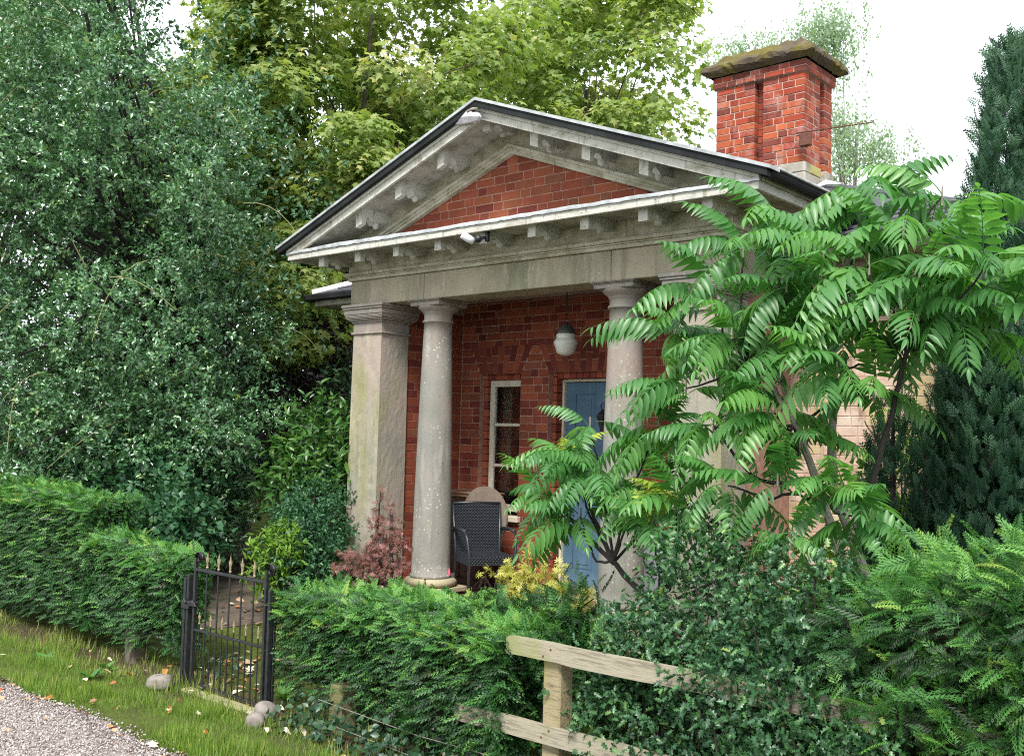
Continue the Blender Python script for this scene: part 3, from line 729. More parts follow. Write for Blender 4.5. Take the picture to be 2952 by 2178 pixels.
# --- porch back wall with window and door openings
WX0, WX1, WZ0, WZ1 = -7.42, -6.855, -.80, .670
DX0, DX1, DZ1 = -6.486, -5.484, .670
bw = Acc(); yb0, yb1 = YB + .0035, YB + .30
for x0, x1, z0, z1 in ((-8.0, WX0, -1.7, 1.43), (WX0, WX1, -1.7, WZ0), (WX0, WX1, WZ1, 1.43), (WX1, DX0, -1.7, 1.43), (DX0, DX1, DZ1, 1.43), (DX1, -3.9, -1.7, 1.43)):
    bw.box(x0, x1, yb0, yb1, z0, z1)
bw_o = part('porch_back_wall', bw, MT['mortar_red'], lodge)
def arch_top(z, ox0, ox1, sp):      # half-open splayed flat arch outline at height z
    k = (z - .670) / .29; return ox0 - sp * k, ox1 + sp * k
rest = Acc()
z = -1.50; c = 0
while z < 1.42:
    zc = z + CH / 2; gaps = []
    if WZ0 < zc < WZ1: gaps.append((WX0, WX1))
    if zc < DZ1: gaps.append((DX0, DX1))
    if .670 < zc < .955:
        gaps += [arch_top(zc, WX0, WX1, .15), arch_top(zc, DX0, DX1, .145)]
    runs, x = [], -7.695
    for g0, g1 in sorted(gaps): runs.append((x, g0)); x = g1
    runs.append((x, -4.25))
    for r0, r1 in runs:
        if r1 - r0 < .03: continue
        for x0, x1 in bond(r0 + .002, r1 - .002, c):
            k = pick((.56, .14, .20, .10))
            if z > 0.95 and random.random() < .35: k = 2
            if -7.71 < x0 and x1 < -6.40 and z > -.95: lay(bw_o, x0, x1, YB, YB + .1, z, z + CH - .0066, BM[k])
            else: rest.cbox(x0, x1, YB, YB + .1, z, z + CH - .0066, .003, mi=k, jit=.0008)
    z += CH; c += 1
kind(part('brick_courses', rest, BM, bw_o), 'stuff')
# gauged flat arches of splayed bricks
def flat_arch(x0, x1, sp, n):
    for i in range(n):
        for h, (za, zb) in enumerate(((.672, .812 + (.04 if i % 2 else -.03)), (.820 + (.04 if i % 2 else -.03), .958))):
            def xx(u, z): k = (z - .670) / .29; return (x0 - sp * k) + u * ((x1 + sp * k) - (x0 - sp * k))
            ua, ub = (i + .045) / n, (i + .955) / n
            a = Acc(); v = [(xx(ua, za), 0, za), (xx(ub, za), 0, za), (xx(ub, zb), 0, zb), (xx(ua, zb), 0, zb)]
            vv = [(p[0], YB - .001, p[2]) for p in v] + [(p[0], YB + .09, p[2]) for p in v]
            a.add(vv, [(0, 1, 2, 3), (0, 4, 5, 1), (1, 5, 6, 2), (2, 6, 7, 3), (3, 7, 4, 0)])
            part('arch_brick', a, BM[random.choice((0, 0, 2, 0, 2))], bw_o)
flat_arch(WX0, WX1, .15, 9); flat_arch(DX0, DX1, .145, 15)
# reveals: brick-faced jambs set back inside the openings
rv = Acc()
for x0, x1, ztop, zbot in ((WX0, WX1, WZ1, WZ0), (DX0, DX1, DZ1, -1.5)):
    z = zbot
    while z < ztop - .01:
        zt = min(z + CH - .0066, ztop)
        for xa, xb in ((x0 - .02, x0 + .055), (x1 - .055, x1 + .02)): rv.cbox(xa, xb, YB + .062, YB + .16, z, zt, .003, mi=pick())
        z += CH
    n_ = int((x1 - x0 - .12) / .075)
    for i in range(n_): w = (x1 - x0 - .12) / n_; rv.cbox(x0 + .06 + i * w + .003, x0 + .06 + (i + 1) * w - .003, YB + .062, YB + .16, ztop - .062, ztop + .03, .003, mi=random.choice((0, 2)))
kind(part('brick_reveal', rv, BM, bw_o), 'stuff')

# --- window
win = Acc(); yw = YB + .10
fx0, fx1, fz1, fz0 = WX0 + .058, WX1 - .058, .607, -.76
for x0, x1, z0, z1 in ((fx0, fx0 + .062, fz0, fz1), (fx1 - .028, fx1, fz0, fz1), (fx0 + .0625, fx1 - .0285, fz1 - .07, fz1), (fx0 + .0625, fx1 - .0285, fz0, fz0 + .07)):
    win.cbox(x0, x1, yw, yw + .055, z0, z1, .003)
w_o = part('window', win, MT['window_paint'], lodge)
for zb in (.138, -.288):
    a = Acc(); a.cbox(fx0 + .063, fx1 - .029, yw + .006, yw + .045, zb - .016, zb + .016, .004); part('glazing_bar', a, MT['window_paint'], w_o)
for z0, z1 in ((fz0 + .071, -.305), (-.271, .121), (.155, fz1 - .071)):
    a = Acc(); a.box(fx0 + .0635, fx1 - .0295, yw + .026, yw + .030, z0, z1); part('pane', a, MT['glass'], w_o)
a = Acc(); a.cbox(WX0 - .04, WX1 + .04, YB - .05, YB + .12, WZ0 - .055, WZ0 + .002, .006); part('sill', a, MT['window_paint'], w_o)
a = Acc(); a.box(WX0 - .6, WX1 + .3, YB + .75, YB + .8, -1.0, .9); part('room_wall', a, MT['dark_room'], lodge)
a = Acc(); pts = [(fx0 + .05 + .012 * i, yw + .13 + .02 * (i % 2)) for i in range(13)]
a.prism(pts + [(p[0], p[1] + .012) for p in pts[::-1]], -.8, .66, 'z'); part('curtain', a, MT['curtain'], w_o)
# --- door
d_o_acc = Acc(); yd = YB + .19; dx0, dx1 = -6.40, -5.57
d_o_acc.cbox(dx0, dx1, yd + .012, yd + .05, -1.49, .575, .003)
st = [(dx0, dx0 + .115), (dx1 - .115, dx1), ((dx0 + dx1) / 2 - .055, (dx0 + dx1) / 2 + .055)]
for x0, x1 in st: d_o_acc.cbox(x0, x1, yd, yd + .0125, -1.49, .575, .002)
zr = [(-1.49, -1.28), (-.55, -.40), (.02, .13), (.455, .575)]
for z0, z1 in zr:
    for x0, x1 in ((st[0][1] + .0005, st[2][0] - .0005), (st[2][1] + .0005, st[1][0] - .0005)): d_o_acc.cbox(x0, x1, yd + .0003, yd + .0122, z0, z1, .002)
door = part('door', d_o_acc, MT['door_blue'], lodge)
for x0, x1 in ((st[0][1], st[2][0]), (st[2][1], st[1][0])):
    for z0, z1 in ((-1.28, -.55), (-.40, .02), (.13, .455)):
        a = Acc(); a.cbox(x0 + .012, x1 - .012, yd + .007, yd + .013, z0 + .012, z1 - .012, .003); a.cbox(x0 + .055, x1 - .055, yd + .001, yd + .0069, z0 + .055, z1 - .055, .003)
        part('panel', a, MT['door_blue'], door)
df = Acc()
for x0, x1, z0, z1 in ((DX0 + .057, dx0 - .003, -1.49, .607), (dx1 + .003, DX1 - .057, -1.49, .607), (dx0 - .0025, dx1 + .0025, .579, .607)): df.cbox(x0, x1, YB + .15, YB + .24, z0, z1, .004)
part('door_frame', df, MT['window_paint'], lodge)
a = Acc(); a.cbox(DX0 - .1, DX1 + .1, YB - .18, YB + .2, -1.499, -1.45, .008); part('door_step', a, MT['step_stone'], lodge)
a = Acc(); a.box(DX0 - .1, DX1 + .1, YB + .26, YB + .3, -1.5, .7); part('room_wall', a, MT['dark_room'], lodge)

# --- side walls of the porch and wings of the house
XS = XC - 1.715
sw = Acc(); sw.box(XS - .38, XS - .0035, 7.17, YB + .3, -1.75, 1.306); sw_o = part('porch_side_wall', sw, MT['mortar_red'], lodge)
a = Acc(); z = -1.50; c = 1
while z < 1.29:
    for y0, y1 in bond(7.172, YB - .004, c + 1): a.cbox(XS - .1, XS, y0, y1, z, min(z + CH - .0066, 1.304), .003, mi=pick((.56, .14, .2, .1)), jit=.0008)
    z += CH; c += 1
kind(part('brick_courses', a, BM, sw_o), 'stuff')
a = Acc(); a.box(XC + 1.723, XC + 2.1, 7.17, YB + .3, -1.75, 1.306); part('porch_side_wall', a, MT['mortar_red'], lodge)
# main block front wall: wing beyond the right pier (overexposed brightness put into the pale brick colour) and beyond the left pier
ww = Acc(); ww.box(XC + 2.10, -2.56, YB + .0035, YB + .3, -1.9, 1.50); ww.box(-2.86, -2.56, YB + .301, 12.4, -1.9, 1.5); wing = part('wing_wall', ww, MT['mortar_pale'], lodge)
a = Acc(); z = -1.80; c = 0
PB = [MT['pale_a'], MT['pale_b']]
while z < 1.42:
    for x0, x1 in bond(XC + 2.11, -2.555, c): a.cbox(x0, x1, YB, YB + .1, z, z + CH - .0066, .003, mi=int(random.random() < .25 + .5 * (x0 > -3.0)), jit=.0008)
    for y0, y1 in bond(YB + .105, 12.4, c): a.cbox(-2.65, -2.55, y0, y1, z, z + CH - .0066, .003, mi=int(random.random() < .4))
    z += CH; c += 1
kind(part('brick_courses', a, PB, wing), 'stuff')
ww = Acc(); ww.box(-9.40, XC - 2.10, YB, YB + .3, -1.9, 1.47); ww.box(-9.40, -9.1, YB + .301, 12.4, -1.9, 1.47); part('wing_wall', ww, MT['mortar_red'], lodge)
# main roof, hipped
EZ, EY, RZ, RY = 1.635, 7.60, 2.715, 10.2
x0, x1 = -9.80, -1.95; r0, r1 = x0 + 2.62, x1 - 2.62
v = [(x0, EY, EZ), (x1, EY, EZ), (x1, 2 * RY - EY, EZ), (x0, 2 * RY - EY, EZ), (r0, RY, RZ), (r1, RY, RZ)]
a = Acc(); a.add(v + [(p[0], p[1], p[2] - .05) for p in v[:4]], [(0, 1, 5, 4), (1, 2, 5), (2, 3, 4, 5), (3, 0, 4), (0, 6, 7, 1), (1, 7, 8, 2), (2, 8, 9, 3), (3, 9, 6, 0), (6, 9, 8, 7)])
mr_ = part('main_roof', a, MT['slate'], lodge)
a = Acc()
for p, q in ((v[1], v[5]), (v[4], v[5])): a.tube([np.array(p) + [0, 0, .015], np.array(q) + [0, 0, .015]], .045, .045, 8)
part('ridge_roll', a, MT['slate'], mr_)
a = Acc(); a.tube([np.array(v[0]) + [-.04, 0, .02], np.array(v[4]) + [0, 0, .015]], .05, .045, 8); part('hip_roll', a, MT['lead_pale'], mr_)
# slate courses on the front slope, stepped
a = Acc(); n = 14
for k in range(n):
    u0, u1 = k / n, (k + 1) / n
    ya, yb_, za, zb = EY + (RY - EY) * u0, EY + (RY - EY) * u1, EZ + (RZ - EZ) * u0 + .022, EZ + (RZ - EZ) * u1 + .008
    xl, xr = x0 + 2.62 * u0, x1 - 2.62 * u0
    nn = int((xr - xl) / .26)
    for i in range(nn):
        xa, xb = xl + (xr - xl) * i / nn + .003, xl + (xr - xl) * (i + 1) / nn - .003
        if -8.6 < xa < -3.5 and yb_ < 9.6: continue
        dz = random.uniform(0, .006)
        a.add([(xa, ya - .01, za + dz), (xb, ya - .01, za + dz), (xb, yb_, zb), (xa, yb_, zb), (xa, ya - .01, za - .014), (xb, ya - .01, za - .014)], [(0, 1, 2, 3), (4, 5, 1, 0)])
kind(part('slate_courses', a, MT['slate'], mr_), 'stuff')
for xa, xb in ((x0 - .05, XC - 2.4), (XC + 2.35, x1 + .05)):
    a = Acc(); a.cbox(xa, xb, EY - .10, EY - .005, EZ - .075, EZ - .004, .01); part('eaves_gutter', a, MT['black_gutter'], lodge)
a = Acc(); a.cbox(x0 - .10, x0 - .051, EY - .10, 12.8, EZ - .075, EZ - .004, .01); part('eaves_gutter', a, MT['black_gutter'], lodge)
for xa, xb in ((x0, XC - 2.2), (XC + 2.2, x1)):
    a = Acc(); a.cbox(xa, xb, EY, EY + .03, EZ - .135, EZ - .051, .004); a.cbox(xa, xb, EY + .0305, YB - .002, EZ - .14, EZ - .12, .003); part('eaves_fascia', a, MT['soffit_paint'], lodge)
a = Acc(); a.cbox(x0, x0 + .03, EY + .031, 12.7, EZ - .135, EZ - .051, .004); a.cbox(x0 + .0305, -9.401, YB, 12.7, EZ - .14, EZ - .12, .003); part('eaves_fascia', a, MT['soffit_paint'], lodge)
a = Acc(); vp = at(2362, 533, 8.0); a.add([vp + np.array(q) for q in ((-.03, -.1, -.05), (.10, -.1, -.03), (.10, .25, .05), (-.05, .25, .07), (.03, .05, .05))], [(0, 1, 4), (1, 2, 4), (2, 3, 4), (3, 0, 4)]); part('valley_flashing', a, MT['lead_pale'], lodge)

# --- chimney stack
cx0, cx1, cy0, cy1 = -5.91, -4.84, 10.20, 10.90
core = Acc(); core.box(cx0 + .10, cx1 - .10, cy0 + .10, cy1 - .1, 2.3, 4.16)
slx, sly = (-5.428, -5.326), (10.595, 10.705)
for xa, xb in ((cx0 + .004, slx[0] - .004), (slx[1] + .004, cx1 - .004)): core.box(xa, xb, cy0 + .004, cy0 + .0995, 3.0, 4.05); core.box(xa, xb, cy1 - .0995, cy1 - .004, 3.0, 4.05)
for ya, yb_ in ((cy0 + .004, sly[0] - .004), (sly[1] + .004, cy1 - .004)): core.box(cx1 - .0995, cx1 - .004, max(ya, cy0 + .1001), min(yb_, cy1 - .1001), 3.0, 4.05); core.box(cx0 + .008, cx0 + .0995, max(ya, cy0 + .1001), min(yb_, cy1 - .1001), 3.0, 4.05)
ch = part('chimney', core, MT['mortar_pale'], lodge)
def cmat(z, hi=False):
    r = random.random()
    if hi: return MT['ch_dark'] if r < .45 else MT['ch_red']
    if r < .10 + .22 * max(0, z - 3.55): return MT['ch_dark']
    return MT['ch_orange'] if r < .38 else MT['ch_red']
z = 3.055; c = 0; hh = .0762
while z < 4.03:
    z1 = z + hh - .010
    if c % 2 == 0: fr_ = (cx0, slx[0]), (slx[1], cx1); sd_ = (cy0 + .112, sly[0]), (sly[1], cy1)
    else: fr_ = (cx0, slx[0]), (slx[1], cx1 - .112); sd_ = (cy0, sly[0]), (sly[1], cy1)
    for q, (r0_, r1_) in enumerate(fr_):
        for x0, x1 in bond(r0_, r1_, c + q, .011): lay(ch, x0, x1, cy0, cy0 + .105, z, z1, cmat(z))
    lay(ch, slx[0] + .001, slx[1] - .001, cy0 + .088, cy0 + .15, z, z1, MT['ch_dark'] if random.random() < .5 else MT['ch_red'])
    lay(ch, cx1 - .15, cx1 - .088, sly[0] + .001, sly[1] - .001, z, z1, MT['ch_dark'] if random.random() < .6 else MT['ch_red'])
    for q, (r0_, r1_) in enumerate(sd_):
        for y0, y1 in bond(r0_, r1_, c + 1 + q, .011): lay(ch, cx1 - .104, cx1, y0, y1, z, z1, cmat(z))
    z += hh; c += 1
for k in range(2):                                          # projecting band of two courses
    z0 = 4.045 + k * .062; e = .032
    for x0, x1 in bond(cx0 - e, cx1 + e, k * 2 + 1, .010): lay(ch, x0, x1, cy0 - e, cy0 + .09, z0, z0 + .054, cmat(z0, True))
    for y0, y1 in bond(cy0 + .1, cy1 + e, k * 2, .010): lay(ch, cx1 - .07, cx1 + e, y0, y1, z0, z0 + .054, cmat(z0, True))
bt = Acc(); bt.box(cx0 - .026, cx1 + .026, cy0 - .026, cy1 + .03, 4.043, 4.168); part('band_bed', bt, MT['mortar_pale'], ch)
inner = Acc(); inner.box(cx0 + .004, cx0 + .09, cy0 + .11, cy1 - .11, 3.06, 4.04); part('flue_brickwork', inner, MT['ch_red'], ch)
# stone base
def cst(x0, x1, y0, y1, z0, z1, mt='chimney_stone'):
    a = Acc(); a.cbox(x0, x1, y0, y1, z0, z1, .012, jit=.002); part('stone', a, MT[mt], ch)
e = .022
cst(slx[1] + .006, cx1 + e, cy0 - e, cy0 + .115, 2.935, 3.050); cst(cx1 - .126, cx1 + e, cy0 + .119, sly[0] - .006, 2.935, 3.050, 'lichen_stone')
cst(cx0 - e, slx[0] - .006, cy0 - e, cy0 + .2, 2.935, 3.050); cst(cx1 - .2, cx1 + e, sly[1] + .006, cy1 + e, 2.935, 3.050)
e = .034
cst(cx0 - e, -5.60, cy0 - e, cy1 - .3, 2.3, 2.930); cst(-5.595, -5.075, cy0 - e, cy1 - .3, 2.3, 2.930); cst(-5.07, cx1 + e, cy0 - e, sly[0] - .05, 2.3, 2.930); cst(-5.07, cx1 + e + .03, sly[0] - .045, cy1 + e, 2.3, 2.930)
# mossy stone-slate cap
cap = Acc(); n = 26
def capz(u): return u
xs_, ys_ = np.linspace(cx0 - .135, cx1 + .135, n), np.linspace(cy0 - .135, cy1 + .135, n)
X, Y_ = np.meshgrid(xs_, ys_); dd = np.minimum(np.minimum(X - xs_[0], xs_[-1] - X), np.minimum(Y_ - ys_[0], ys_[-1] - Y_))
Z = 4.272 + np.minimum(dd, .22) * .78 + rng.normal(0, .013, X.shape) + .016 * np.sin(X * 23) * np.sin(Y_ * 19)
v = np.stack([X, Y_, Z], -1).reshape(-1, 3)
cap.add(v, [(j * n + i, j * n + i + 1, (j + 1) * n + i + 1, (j + 1) * n + i) for j in range(n - 1) for i in range(n - 1)])
per = [(0, i) for i in range(n)] + [(j, n - 1) for j in range(1, n)] + [(n - 1, i) for i in range(n - 2, -1, -1)] + [(j, 0) for j in range(n - 2, 0, -1)]
top = np.array([v[j * n + i] for j, i in per]); ctr = np.array([(cx0 + cx1) / 2, (cy0 + cy1) / 2, 0])
r1 = top.copy(); r1[:, 2] = 4.228 + rng.normal(0, .010, len(top)); r1[:, :2] += rng.normal(0, .009, (len(top), 2))
r2 = r1.copy(); r2[:, :2] = ctr[:2] + (r1[:, :2] - ctr[:2]) * .955; r2[:, 2] = 4.205 + rng.normal(0, .004, len(top))
r3 = r2.copy(); r3[:, :2] = ctr[:2] + (r1[:, :2] - ctr[:2]) * np.array([.88, .85]); r3[:, 2] = 4.170
q = len(per); cap.add(np.concatenate([top, r1, r2, r3]), [(k * q + i, k * q + (i + 1) % q, (k + 1) * q + (i + 1) % q, (k + 1) * q + i) for k in range(3) for i in range(q)])
cap_o = part('chimney_cap', cap, MT['cap'], ch)
a = Acc(); a.prism([(cx1 - .26, 4.435), (cx1 - .10, 4.385), (cx1 - .10, 4.405), (cx1 - .18, 4.455), (cx1 - .26, 4.46)], cy0 + .22, cy1 - .1, 'y')
part('ridge_tile', a, MT['terracotta'], cap_o)

# ------------------------------------------------------------------ aerial, lamp, floodlight
a = Acc(); p0 = at(2296, 384, 10.12); p1 = at(2518, 352, 10.12)
a.tube([p0, p1], .008, .006, 6)
ae = tag(part('tv_aerial', a, MT['rust'], None), 'thin television aerial reaching sideways from the brick chimney', 'aerial')
for k in range(9):
    q = p0 + (p1 - p0) * (.28 + .09 * k); a = Acc(); a.tube([q + np.array([0, -.05, .0]), q + np.array([0, .05, .035])], .0045, .0045, 5); part('rod', a, MT['rust'], ae)
a = Acc(); a.tube([at(2325, 425, 10.15), at(2322, 385, 10.10), at(2296, 392, 10.10)], .011, .009, 6); a.cbox(p0[0] + .04, p0[0] + .17, 10.09, 10.15, p0[2] - .16, p0[2] - .02, .01); part('bracket', a, MT['rust'], ae)
a = Acc(); a.tube([at(2310, 395, 10.1), at(2280, 430, 10.06), at(2215, 480, 10.0)], .004, .004, 5); part('cable', a, MT['bark_grey'], ae)

PX, PY = -5.98, 7.60
pl = thing('pendant_lantern', 'white globe lantern hanging on a dark rod from the porch ceiling', 'lantern')
a = Acc(); a.lathe(PX, PY, [(.012, .785), (.05, .795), (.085, .815), (.100, .866), (.116, .900), (.115, .915), (.103, .942), (.089, .950), (.093, .962), (.093, .982), (.084, .998), (.07, 1.008)], 32); part('globe', a, MT['opal'], pl, True)
a = Acc(); a.lathe(PX, PY, [(.092, .996), (.086, 1.02), (.066, 1.055), (.045, 1.078), (.02, 1.09), (.012, 1.10)], 24); part('cap', a, MT['verdigris'], pl, True)
a = Acc()
for i in range(2):
    w = np.linspace(0, 2 * math.pi, 14); a.tube([(PX + .022 * math.cos(q) * (i == 0), PY + .022 * math.cos(q) * (i == 1), 1.12 + .04 * i + .022 * math.sin(q)) for q in w], .004, .004, 5)
a.tube([(PX, PY, 1.175), (PX, PY, 1.43)], .006, .006, 6); part('rod', a, MT['iron'], pl)

fl = thing('floodlight', 'small white security light with black sensor under the pediment cornice', 'light')
q = at(1372, 690, 6.36)
a = Acc(); a.lathe(0, 0, [(.006, -.055), (.03, -.05), (.034, .0), (.033, .06), (.026, .068)], 20)
me = a.mesh('lamp_head', MT['white_plastic'], True); o = link('lamp_head', me, fl, q + np.array([-.03, -.06, .0])); o.rotation_euler = (math.radians(62), math.radians(-14), math.radians(-25))
a = Acc(); a.lathe(0, 0, [(.006, -.03), (.026, -.022), (.032, .0), (.026, .024), (.006, .03)], 18); o = link('sensor', a.mesh('sensor', MT['iron'], True), fl, q + np.array([.055, -.03, -.005])); o.rotation_euler = (1.3, 0, .3)
a = Acc(); a.tube([q + np.array([.04, -.02, .0]), q + np.array([.09, .06, .02])], .014, .014, 8); a.cbox(q[0] + .075, q[0] + .105, q[1] + .03, q[1] + .065, q[2] - .02, q[2] + .10, .004); part('mount', a, MT['iron'], fl)

dl = thing('door_lantern', 'black iron carriage lantern beside the blue door', 'lantern')
lx, ly, lz = -5.86, 8.06, .215
a = Acc(); a.lathe(lx, ly, [(.03, lz - .13), (.035, lz - .11), (.060, lz - .02), (.075, lz + .02), (.07, lz + .03), (.03, lz + .07), (.02, lz + .08)], 6); part('body', a, MT['iron'], dl)
a = Acc(); w = np.linspace(0, 2 * math.pi, 14); a.tube([(lx + .03 * math.cos(q_), ly, lz + .115 + .035 * math.sin(q_)) for q_ in w], .006, .006, 5); part('ring', a, MT['iron'], dl)
a = Acc(); a.tube([(lx, ly, lz + .03), (lx, YB + .185, lz + .05)], .012, .012, 6); part('arm', a, MT['iron'], dl)

# ------------------------------------------------------------------ porch furniture
FLZ = -1.50
def wicker_chair():
    t_ = thing('wicker_chair', 'black woven wicker armchair standing in the porch', 'chair')
    bw_, bt_, sz_, dp = .22, .86, .40, .46          # half width, back height, seat height, depth (local: facing -Y)
    fr_ = []
    def tube(name, pts, r=.014):
        a = Acc(); a.tube(pts, r, r, 8); part(name, a, MT['wicker'], t_, True)
    for s_ in (-1, 1):
        tube('leg', [(s_ * bw_, -dp / 2, 0), (s_ * bw_, -dp / 2, sz_), (s_ * (bw_ + .02), -dp / 2 + .02, sz_ + .17), (s_ * (bw_ + .02), -dp / 2 + .09, sz_ + .225)])
        tube('leg', [(s_ * bw_, dp / 2 + .04, 0), (s_ * bw_, dp / 2, sz_), (s_ * (bw_ + .02), dp / 2 + .07, bt_)])
        tube('armrest', [(s_ * (bw_ + .02), -dp / 2 + .085, sz_ + .224), (s_ * (bw_ + .022), 0, sz_ + .235), (s_ * (bw_ + .02), dp / 2 + .02, sz_ + .225)], .017)
    tube('top_rail', [(-bw_ - .02, dp / 2 + .07, bt_), (0, dp / 2 + .085, bt_ + .005), (bw_ + .02, dp / 2 + .07, bt_)], .013)
    # woven sheets: bulging cells in a staggered weave
    def weave(nx, ny, f, name):
        a = Acc()
        for j in range(ny):
            for i in range(nx):
                u0, u1 = (i + .5 * (j % 2)) / nx, (i + .5 * (j % 2) + .92) / nx
                u0, u1 = min(u0, 1), min(u1, 1)
                if u1 - u0 < .01: continue
                v0, v1 = (j + .08) / ny, (j + .92) / ny
                P = [f(u0, v0, 0), f((u0 + u1) / 2, v0, .004), f(u1, v0, 0), f(u1, v1, 0), f((u0 + u1) / 2, v1, .004), f(u0, v1, 0), f((u0 + u1) / 2, (v0 + v1) / 2, .010)]
                a.add(P, [(0, 1, 6), (1, 2, 6), (2, 3, 6), (3, 4, 6), (4, 5, 6), (5, 0, 6)])
        P = [f(u, v_, -.004) for v_ in (0, 1) for u in (0, 1)]
        a.add(P, [(0, 1, 3, 2)])
        part(name, a, MT['wicker'], t_)
    weave(16, 34, lambda u, v_, h: ((u - .5) * 2 * (bw_ + .02 * v_), dp / 2 + .0 + .075 * v_ - h, sz_ + (bt_ - sz_) * v_), 'backrest')
    weave(14, 14, lambda u, v_, h: ((u - .5) * 2 * bw_, -dp / 2 + dp * v_, sz_ + h), 'seat')
    weave(14, 5, lambda u, v_, h: ((u - .5) * 2 * bw_, -dp / 2 - .004 - h, sz_ - .08 + .08 * v_), 'seat_apron')
    weave(14, 5, lambda u, v_, h: (bw_ + .004 + h, -dp / 2 + dp * u, sz_ - .08 + .08 * v_), 'seat_apron')
    weave(14, 5, lambda u, v_, h: (-bw_ - .004 - h, -dp / 2 + dp * u, sz_ - .08 + .08 * v_), 'seat_apron')
    q = at(1372, 1530, 7.34); t_.location = (q[0] + .235, 7.34 - .12, FLZ); t_.rotation_euler = (0, 0, math.radians(60))
wicker_chair()
cb = thing('dark_cabinet', 'dark wooden cabinet with moulded top behind the wicker chair', 'cabinet')
a = Acc(); a.cbox(-7.66, -7.06, 7.68, 7.95, FLZ, -.62, .006); part('carcase', a, MT['dark_wood'], cb)
a = Acc(); a.cbox(-7.68, -7.03, 7.65, 7.965, -.618, -.585, .008); a.cbox(-7.685, -7.02, 7.64, 7.97, -.584, -.562, .006); part('top', a, MT['mid_wood'], cb)
for k in range(2):
    a = Acc(); x_ = -7.635 + .295 * k; a.cbox(x_, x_ + .275, 7.665, 7.679, FLZ + .07, -.70, .004); part('door', a, MT['dark_wood'], cb)
    a = Acc(); a.cbox(x_ + .05, x_ + .225, 7.658, 7.664, FLZ + .14, -.78, .003); part('panel', a, MT['dark_wood'], cb)
dt = thing('folded_table', 'round brown tabletop folded upright behind the black wicker chair', 'table')
q = at(1400, 1488, 7.60); tx, tz = q[0], q[2]
a = Acc(); n_ = 40; a.prism([(tx + .30 * math.cos(2 * math.pi * i / n_), tz + .30 * math.sin(2 * math.pi * i / n_)) for i in range(n_)], 7.575, 7.600, 'y'); part('tabletop', a, MT['table_wood'], dt)
a = Acc(); a.tube([(tx, 7.615, tz - .05), (tx, 7.615, FLZ + .02)], .014, .014, 10)
for k in range(3):
    w = 2.1 * k; a.tube([(tx, 7.61, FLZ + .12), (tx + .14 * math.cos(w + .5), 7.57 + .04 * math.sin(w + .5), FLZ + .015)], .014, .012, 7)
part('pedestal', a, MT['table_wood'], dt)
pk = thing('pink_bucket', 'pink rimmed bucket on the porch floor behind the column', 'bucket')
a = Acc(); a.lathe(-7.02, 7.12, [(.085, FLZ), (.115, FLZ + .2), (.108, FLZ + .2), (.08, FLZ + .01)], 24, cap=False); part('body', a, MT['dark_room'], pk, True)
a = Acc(); w = np.linspace(0, math.pi, 14); a.tube([(-7.02 + .125 * math.cos(q_) * .9, 7.12 - .125 * math.cos(q_) * .4, FLZ + .18 + .10 * math.sin(q_)) for q_ in w], .012, .012, 8); part('handle', a, MT['pink'], pk)
gp = thing('grey_box', 'tall slate grey box in the gap beside the column base', 'box')
a = Acc(); a.cbox(-4.98, -4.48, 7.12, 7.48, FLZ, -.93, .012); part('body', a, MT['slate_grey'], gp)
a = Acc(); a.cbox(-5.0, -4.46, 7.10, 7.50, -.928, -.895, .008); part('lid', a, MT['slate_grey'], gp)

# ------------------------------------------------------------------ gate
GY, GZ = 4.37, -1.95
g = thing('iron_gate', 'black wrought iron garden gate with gilt spear tips and scrolled uprights', 'gate')
gx0, gx1 = -6.95, float(at(764, 1800, 4.37)[0])
def scroll(x, z, s_):
    pts = []
    for i in range(26):
        w = i / 25 * 3.6 * math.pi; r = .046 * (1 - i / 31)
        pts.append((x + s_ * (.046 - r * math.cos(w)) , GY, z + r * math.sin(w)))
    return pts
for x, s_ in ((gx0, 1), (gx1, 1)):
    a = Acc(); a.cbox(x - .011, x + .011, GY - .014, GY + .014, GZ + .03, -.975, .003)
    o = part('stile', a, MT['iron'], g)
    a = Acc(); P = np.array(scroll(x, -.965, s_)); n = len(P)
    v = np.concatenate([P + [0, -.02, 0], P + [0, .02, 0]]); a.add(v, [(i, i + 1, n + i + 1, n + i) for i in range(n - 1)])
    P2 = P.copy(); c_ = P2.mean(0)
    a.tube(P, .007, .005, 6); part('scroll', a, MT['iron'], o)
for z, h, r in ((-1.055, .010, .012), (-1.505, .009, .011), (-1.905, .010, .012)):
    a = Acc(); a.cbox(gx0 + .012, gx1 - .012, GY - r, GY + r, z - h, z + h, .002); part('rail', a, MT['iron'], g)
def finial(x, z, parent, s_=1.0):
    a = Acc()
    a.lathe(x, GY, [(.007 * s_, z), (.011 * s_, z + .008 * s_), (.007 * s_, z + .016 * s_), (.007 * s_, z + .05 * s_), (.011 * s_, z + .065 * s_), (.002, z + .12 * s_)], 8)
    for q in (-1, 1): a.tube([(x, GY, z + .04 * s_), (x + q * .013 * s_, GY, z + .055 * s_), (x + q * .02 * s_, GY, z + .085 * s_)], .005 * s_, .002, 5)
    part('finial', a, MT['gilt'], parent)
for i in range(5):
    x = gx0 + (gx1 - gx0) * (i + 1) / 6
    a = Acc(); a.tube([(x, GY, -1.90), (x, GY, -1.035)], .0068, .0068, 8); o = part('bar', a, MT['iron'], g); finial(x, -1.036, o)
for i in range(6):
    x = gx0 + (gx1 - gx0) * (i + .5) / 6
    a = Acc(); a.tube([(x, GY, -1.90), (x, GY, -1.455)], .0052, .0052, 7); o = part('dog_bar', a, MT['iron'], g); finial(x, -1.456, o, .75)
